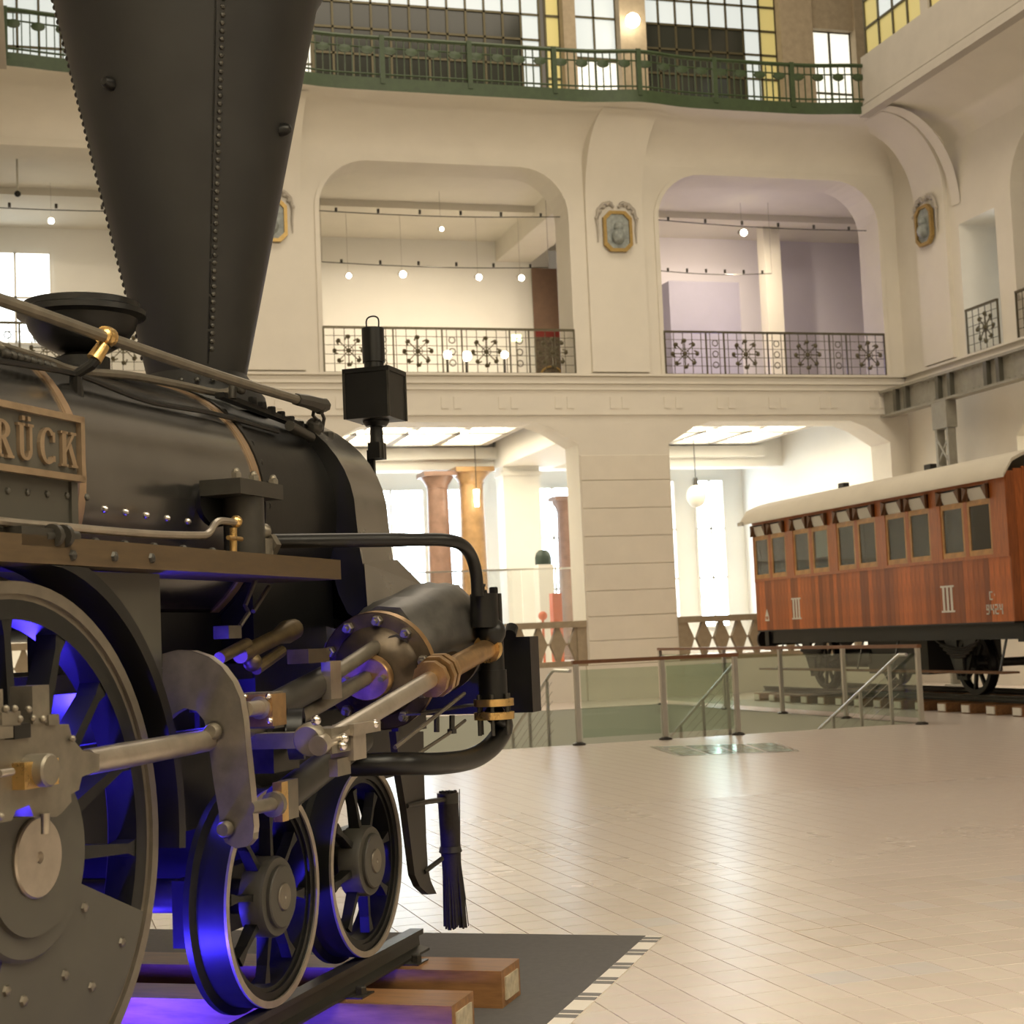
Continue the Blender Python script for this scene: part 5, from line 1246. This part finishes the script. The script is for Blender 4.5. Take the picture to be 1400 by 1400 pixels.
# crosshead, piston rod
xh = lp('crosshead', MB().box(-1.12, -.92, YC-.05, YC+.05, cz(-1.02)-.13, cz(-1.02)+.10), 'dark_iron', ang=0)
lp('crosshead_ring', MB().lathe([(.055, 0), (.085, 0), (.085, .05), (.055, .05), (.055, 0)], ax(-1.06, -.94), (.35, -1, 0), 24).lathe([(1e-5, 0), (.035, 0), (.035, .06), (1e-5, .06)], ax(-1.06, -.93), (.35, -1, 0), 16), 'black_paint', xh)
lp('piston_rod', MB().tube([ax(-1.0), ax(.05)], .030, 16), 'steel_dull')
# cylinder
cyl = lp('cylinder', MB().lathe([(1e-5, 0), (.225, 0), (.235, .006), (.235, .045), (.20, .05), (.20, .62), (.235, .625), (.235, .67), (1e-5, .67)], ax(-.06), AX, 48), 'iron_brown')
lp('cover_rim', MB().lathe([(.236, .002), (.236, .043), (.228, .043)], ax(-.06), AX, 48), 'bronze', cyl)
lp('cylinder_cover', MB().lathe([(1e-5, -.07), (.10, -.07), (.13, -.05), (.17, -.02), (.18, 0)], ax(-.06), AX, 40), 'iron_brown', cyl)
lp('gland', MB().lathe([(1e-5, -.13), (.085, -.13), (.09, -.12), (.09, -.09), (.06, -.085), (.06, -.05)], ax(-.06), AX, 28, sx=1.15), 'bronze', cyl)
nb = MB(); fa_, fb_ = MB().frame(AX)
for k in range(10):
    a = 2*PI*(k+.3)/10; c = ax(-.06)+fa_*(.205*math.cos(a))+fb_*(.205*math.sin(a)); lp('cover_nut', MB().hexnut(c, -AX, .022, .028).cyl(c, c-AX*.05, .010, n=8), 'steel_dull', cyl)
for s in (-1, 1):
    c = ax(-.06)-AX*.13+fa_*(.075*s); lp('gland_nut', MB().cyl(c, c-AX*.03, .012, n=8), 'steel_dull', cyl)
lp('guide_bracket', MB().tube([U2, (U2[0]+.06, U2[1], U2[2]-.02), tuple(ax(-.1)+Vector((0, -.10, .10)))], [.035, .045, .05], 12), 'dark_iron', cyl)
# steam-chest casing over the cylinder
sec0 = [(-.60, 1.42), (-.63, 1.47), (-.69, 1.545), (-.78, 1.60), (-.86, 1.618), (-.94, 1.60), (-1.0, 1.545), (-1.04, 1.47), (-1.04, 1.40), (-.98, 1.34)]
sec1 = [(-.60, 1.50), (-.63, 1.60), (-.766, 1.673), (-.868, 1.709), (-.951, 1.72), (-1.02, 1.70), (-1.075, 1.645), (-1.105, 1.57), (-1.115, 1.48), (-1.05, 1.42)]
m = MB(); rings_ = []
for X, t in ((-.01, 0), (.08, .30), (.17, .52), (.26, .74), (.36, .93), (.45, 1.0), (.54, .96), (.60, .84), (.62, .66)):
    rings_.append([(X, (1-t)*a_[0]+t*b_[0]+.010*math.sin(i*2.1+X*19), (1-t)*a_[1]+t*b_[1]+.012*math.sin(i*1.7+X*23)) for i, (a_, b_) in enumerate(zip(sec0, sec1))])
n = len(sec0); K = len(rings_); m.add([p for r in rings_ for p in r], [(k*n+i, k*n+i+1, (k+1)*n+i+1, (k+1)*n+i) for k in range(K-1) for i in range(n-1)]+[tuple(range((K-1)*n, K*n)), tuple(range(n))])
lp('steam_chest_casing', m, 'casing_sheet', ang=60)
# crosshead arm and pump
YP = -1.16
pa, pb, pc = LY(438, 1018, YP), LY(590, 928, YP), LY(668, 886, YP)
PD = (Vector(pc)-Vector(pa)).normalized()
pm = lp('feed_pump_plunger', MB().tube([Vector(pa)-PD*.02, Vector(pb)], .032, 18), 'steel')
lp('plunger_clamp', lbox(lbox(MB(), (484, 1006), (520, 984), YP-.045, YP+.03), (484, 1040), (500, 1000), YP-.04, YP+.04), 'steel', pm, 0)
xa = LY(450, 1010, YP)
lp('crosshead_arm', MB().box(xa[0]+.02, xa[0]+.10, YP-.03, YC, xa[2]-.030, xa[2]+.020).box(xa[0]-.05, xa[0]+.10, YP-.03, YP+.05, xa[2]-.045, xa[2]+.035).lathe([(1e-5, 0), (.045, 0), (.052, .01), (.052, .04), (1e-5, .04)], (xa[0]-.08, YP+.04, xa[2]), (1, 0, .17), 24), 'steel_dull', ang=35)
m = MB()
for px, py in ((470, 1010), (468, 1020), (432, 985), (512, 990)): lp('arm_bolt', MB().sphere(LY(px, py, YP-.04), .016, 10, 8), 'steel_bright', pm)
lp('drop_link', lbox(MB(), (462, 1062), (479, 1034), YP-.02, YP+.01), 'steel_dull', ang=0)
gl = MB()
for k, (t, r) in enumerate(((-.02, .070), (.035, .080), (.085, .080), (.125, .068))): gl.lathe([(1e-5, 0), (r, 0), (r, .032), (1e-5, .032)], Vector(pb)+PD*t, PD, 10)
pg = lp('pump_gland', gl, 'bronze', pm, 25)
lp('pump_barrel', MB().tube([Vector(pb)+PD*.10, Vector(pc)+PD*.02], .042, 20), 'bronze', pm); lp('pump_collar', MB().lathe([(.03, 0), (.058, 0), (.062, .012), (.062, .03), (.03, .035)], Vector(pc)-PD*.03, PD, 24), 'brass', pm)
pt, pbm = LY(668, 812, YP), LY(677, 955, YP); px_ = LY(672, 890, YP)[0]
pv = lp('pump_valve_box', MB().cyl((px_, YP, pbm[2]), (px_, YP, pt[2]), .052, n=24).cyl((px_, YP, pbm[2]), (px_, YP, pbm[2]+.12), .060, n=24).cyl((px_-.075, YP, pt[2]-.14), (px_-.075, YP, pt[2]), .058, n=20).sphere((px_-.05, YP-.02, pt[2]-.16), .06, 14, 10).box(px_+.03, px_+.085, YP-.02, YP+.05, pt[2]-.42, pt[2]-.02), 'black_paint')
m = MB()
for z in (pbm[2], pbm[2]-.055): m.lathe([(1e-5, 0), (.085, 0), (.085, .03), (1e-5, .03)], (px_, YP, z-.03), (0, 0, 1), 28)
lp('pump_flanges', m, 'brass', pv)
m = MB()
for k in range(6):
    a = 2*PI*k/6+.2; m.cyl((px_+.068*math.cos(a), YP+.068*math.sin(a), pbm[2]-.15), (px_+.068*math.cos(a), YP+.068*math.sin(a), pbm[2]+.02), .009, n=8)
lp('flange_studs', m, 'dark_iron', pv)
m = MB(); q = LY(660, 800, YP)
m.cyl((q[0], YP, q[2]-.06), (q[0], YP, q[2]), .008, n=8).bar((q[0]-.02, YP, q[2]), (q[0]+.02, YP, q[2]), .012, .012).cyl((q[0]+.012, YP, q[2]-.05), (q[0]+.012, YP, q[2]-.02), .014, n=8); m.hexnut((px_+.06, YP, pt[2]), (0, 0, 1), .02, .03)
lp('valve_studs', m, 'black_paint', pv)
m = MB()
for px in (597, 618): m.cyl(LY(px, 978, -1.05), LY(px, 1001, -1.05), .012, n=8)
m.hexnut(LY(618, 1003, -1.05), (0, 0, 1), .02, .02).box(*[v for ab in zip(LY(575, 978, -1.06), LY(640, 962, -1.0)) for v in ab])
lp('drain_cocks', m, 'dark_iron')
lp('cock_rod', MB().tube([LY(560, 1038, -1.05), LY(612, 1004, -1.05), LY(636, 985, -1.05)], .007, 6), 'steel_dull'); lp('cock_lever', MB().tube([LY(540, 1022, -1.1), LY(635, 948, -1.1)], .008, 6), 'steel_dull')
lp('suction_pipe', MB().tube(smooth([(px_, YP, pbm[2]-.06), LY(688, 992, YP), LY(674, 1018, YP+.01), LY(645, 1037, YP+.03), LY(600, 1044, YP+.06), LY(550, 1044, YP+.12), LY(480, 1046, YP+.30)], 6), .043, 18), 'black_paint')
# valve gear behind the guides
vg = lp('valve_gear', MB().tube([LY(328, 896, -.62), LY(380, 870, -.62), LY(392, 864, -.62), LY(402, 860, -.62)], [.030, .030, .045, .040], 14).tube([LY(300, 900, -.62), LY(338, 880, -.62)], .022, 12).sphere(LY(345, 905, -.62), .035, 12, 8).tube([LY(350, 915, -.62), LY(385, 890, -.62)], .022, 10), 'bronze_dark')
lp('rocker_arm', MB().tube([LY(352, 785, -.60), LY(335, 828, -.60), LY(340, 838, -.60), LY(328, 856, -.60)], .009, 8).tube([LY(368, 802, -.60), LY(346, 836, -.60)], .009, 8), 'steel_dull', vg); lp('rocker_block', lbox(MB(), (313, 873), (330, 855), -.62, -.56), 'steel_dull', vg, 0)
# ---- buffer beam, lamp bracket, guard iron, broom
lp('buffer_beam', MB().box(1.20, 1.34, -1.12, 1.12, 1.125, 1.475), 'black_paint', ang=0)
m = MB(); m.cyl(LY(697, 868, -1.05), LY(700, 858, -1.05), .03); m.box(1.1, 1.2, -.55, -.45, 1.2, 1.42).box(.7, 1.2, -.55, -.47, 1.2, 1.42).box(.7, 1.2, .47, .55, 1.2, 1.42); lp('beam_stay', m, 'black_paint', ang=0)
for s in (-1, 1): lp('buffer', MB().cyl((1.34, s*.70, 1.30), (1.56, s*.70, 1.30), .06).lathe([(1e-5, 0), (.15, 0), (.15, .05), (1e-5, .08)], (1.56, s*.70, 1.30), (1, 0, 0), 24), 'black_paint')
gp = [(541, 1000), (579, 1000), (580, 1060), (583, 1150), (585, 1186), (589, 1204), (597, 1222), (586, 1223), (574, 1212), (567, 1196), (556, 1110), (546, 1050)]
gi = lp('guard_iron', MB().prism([LY(a, b, -.80) for a, b in gp], (0, .03, 0)), 'dark_iron', ang=0); lp('guard_stay', MB().bar(LY(560, 1000, -.785), (LY(560, 1000, -.785)[0], -.785, 1.30), .03, .34, (1, 0, 0)), 'dark_iron', gi, 0)
bt, bb = LY(612, 1084, -.82), LY(622, 1270, -.82)
m = MB(); rnd = random.Random(3)
for k in range(90):
    a = rnd.random()*2*PI; rr = math.sqrt(rnd.random()); x0, y0 = .038*rr*math.cos(a), .038*rr*math.sin(a); f_ = 1.25+.25*rnd.random()
    m.tube([(bt[0]+x0, bt[1]+y0, bt[2]+.01*rnd.random()), (.5*bt[0]+.5*bb[0]+x0*1.05, bt[1]+y0*1.05, (bt[2]+bb[2])/2), (bb[0]+x0*f_, bb[1]+y0*f_, bb[2]+.03*rnd.random())], .005, 4)
m.lathe([(1e-5, 0), (.036, 0), (.044, .3), (.046, .56), (1e-5, .56)], (bb[0], bb[1], bb[2]+.03), (bt[0]-bb[0], 0, bt[2]-bb[2]), 14)
for dx, dz in ((.07, .0), (.045, .12), (-.01, .60), (.02, .61)): m.tube([(bb[0]+.02, bb[1]-.03, bb[2]+.3), (bb[0]+dx, bb[1]-.04, bb[2]+dz)], .0022, 4)
br_ = tag(lp('rail_broom', m, 'bristle', ang=60), kind=None)
lp('broom_collar', MB().cyl((bt[0], bt[1], bt[2]-.045), (bt[0], bt[1], bt[2]), .048, n=18), 'dark_iron', br_); q = LY(616, 1166, -.82); lp('broom_tie', MB().lathe([(.046, 0), (.052, .005), (.046, .03)], q, (0, 0, 1), 18), 'dark_iron', br_)
lp('broom_bracket', MB().tube([LY(556, 1102, -.80), LY(585, 1096, -.82), LY(608, 1093, -.82)], .011, 8), 'dark_iron', br_); lp('broom_bracket', MB().tube([LY(580, 1192, -.80), LY(604, 1174, -.82)], .011, 8), 'dark_iron', br_)

# ---- lantern on its bracket (a thing of its own)
LXX = 1.27; c = LX(513, 545, LXX)
ln = empty('signal_lantern', lpt(c[0], c[1], 1.475), LROT); tag(ln, 'black square signal lantern on a post at the front of the locomotive', 'lantern')
def LLn(px, py, dx=0): q = LX(px, py, LXX+dx); return (q[0]-c[0], q[1]-c[1], q[2]-1.475)
hw = .114; zt_, zb_ = LLn(500, 508)[2], LLn(500, 576)[2]
lb = MB().box(-hw, hw, -hw, hw, zb_, zt_).build('lamp_body', 'black_paint', ln, 0)
MB().box(-hw-.006, hw+.006, -hw-.006, hw+.006, zt_-.022, zt_).build('lid', 'black_paint', ln, 0)
for sx in (-1, 1):
    for sy in (-1, 1): MB().box(sx*hw-.006, sx*hw+.006, sy*hw-.006, sy*hw+.006, zb_, zt_).build('corner_strip', 'dark_iron', lb, 0)
MB().cyl((0, 0, zt_), (0, 0, zt_+.045), .048, n=20).cyl((0, 0, zt_+.04), (0, 0, LLn(510, 449)[2]), .055, n=20).build('lamp_chimney', 'black_paint', ln)
zc_ = LLn(510, 449)[2]; MB().tube(smooth([(0, .03, zc_-.01), (0, .032, zc_+.04), (0, .015, zc_+.058), (0, -.015, zc_+.058), (0, -.032, zc_+.04), (0, -.03, zc_-.01)], 4), .004, 6).build('carrying_loop', 'black_paint', ln)
MB().lathe([(1e-5, 0), (.05, 0), (.065, .02), (.065, .03), (1e-5, .03)], (0, 0, zb_-.03), (0, 0, 1), 20).cyl((0, 0, LLn(513, 628)[2]), (0, 0, zb_-.02), .036, .03, n=16).box(-.045, .045, -.03, .03, LLn(513, 628)[2], LLn(513, 606)[2]).build('socket', 'black_paint', ln)
MB().box(-.012, .012, .015, .05, 0, LLn(513, 615)[2]).build('bracket_post', 'black_paint', ln, 0)
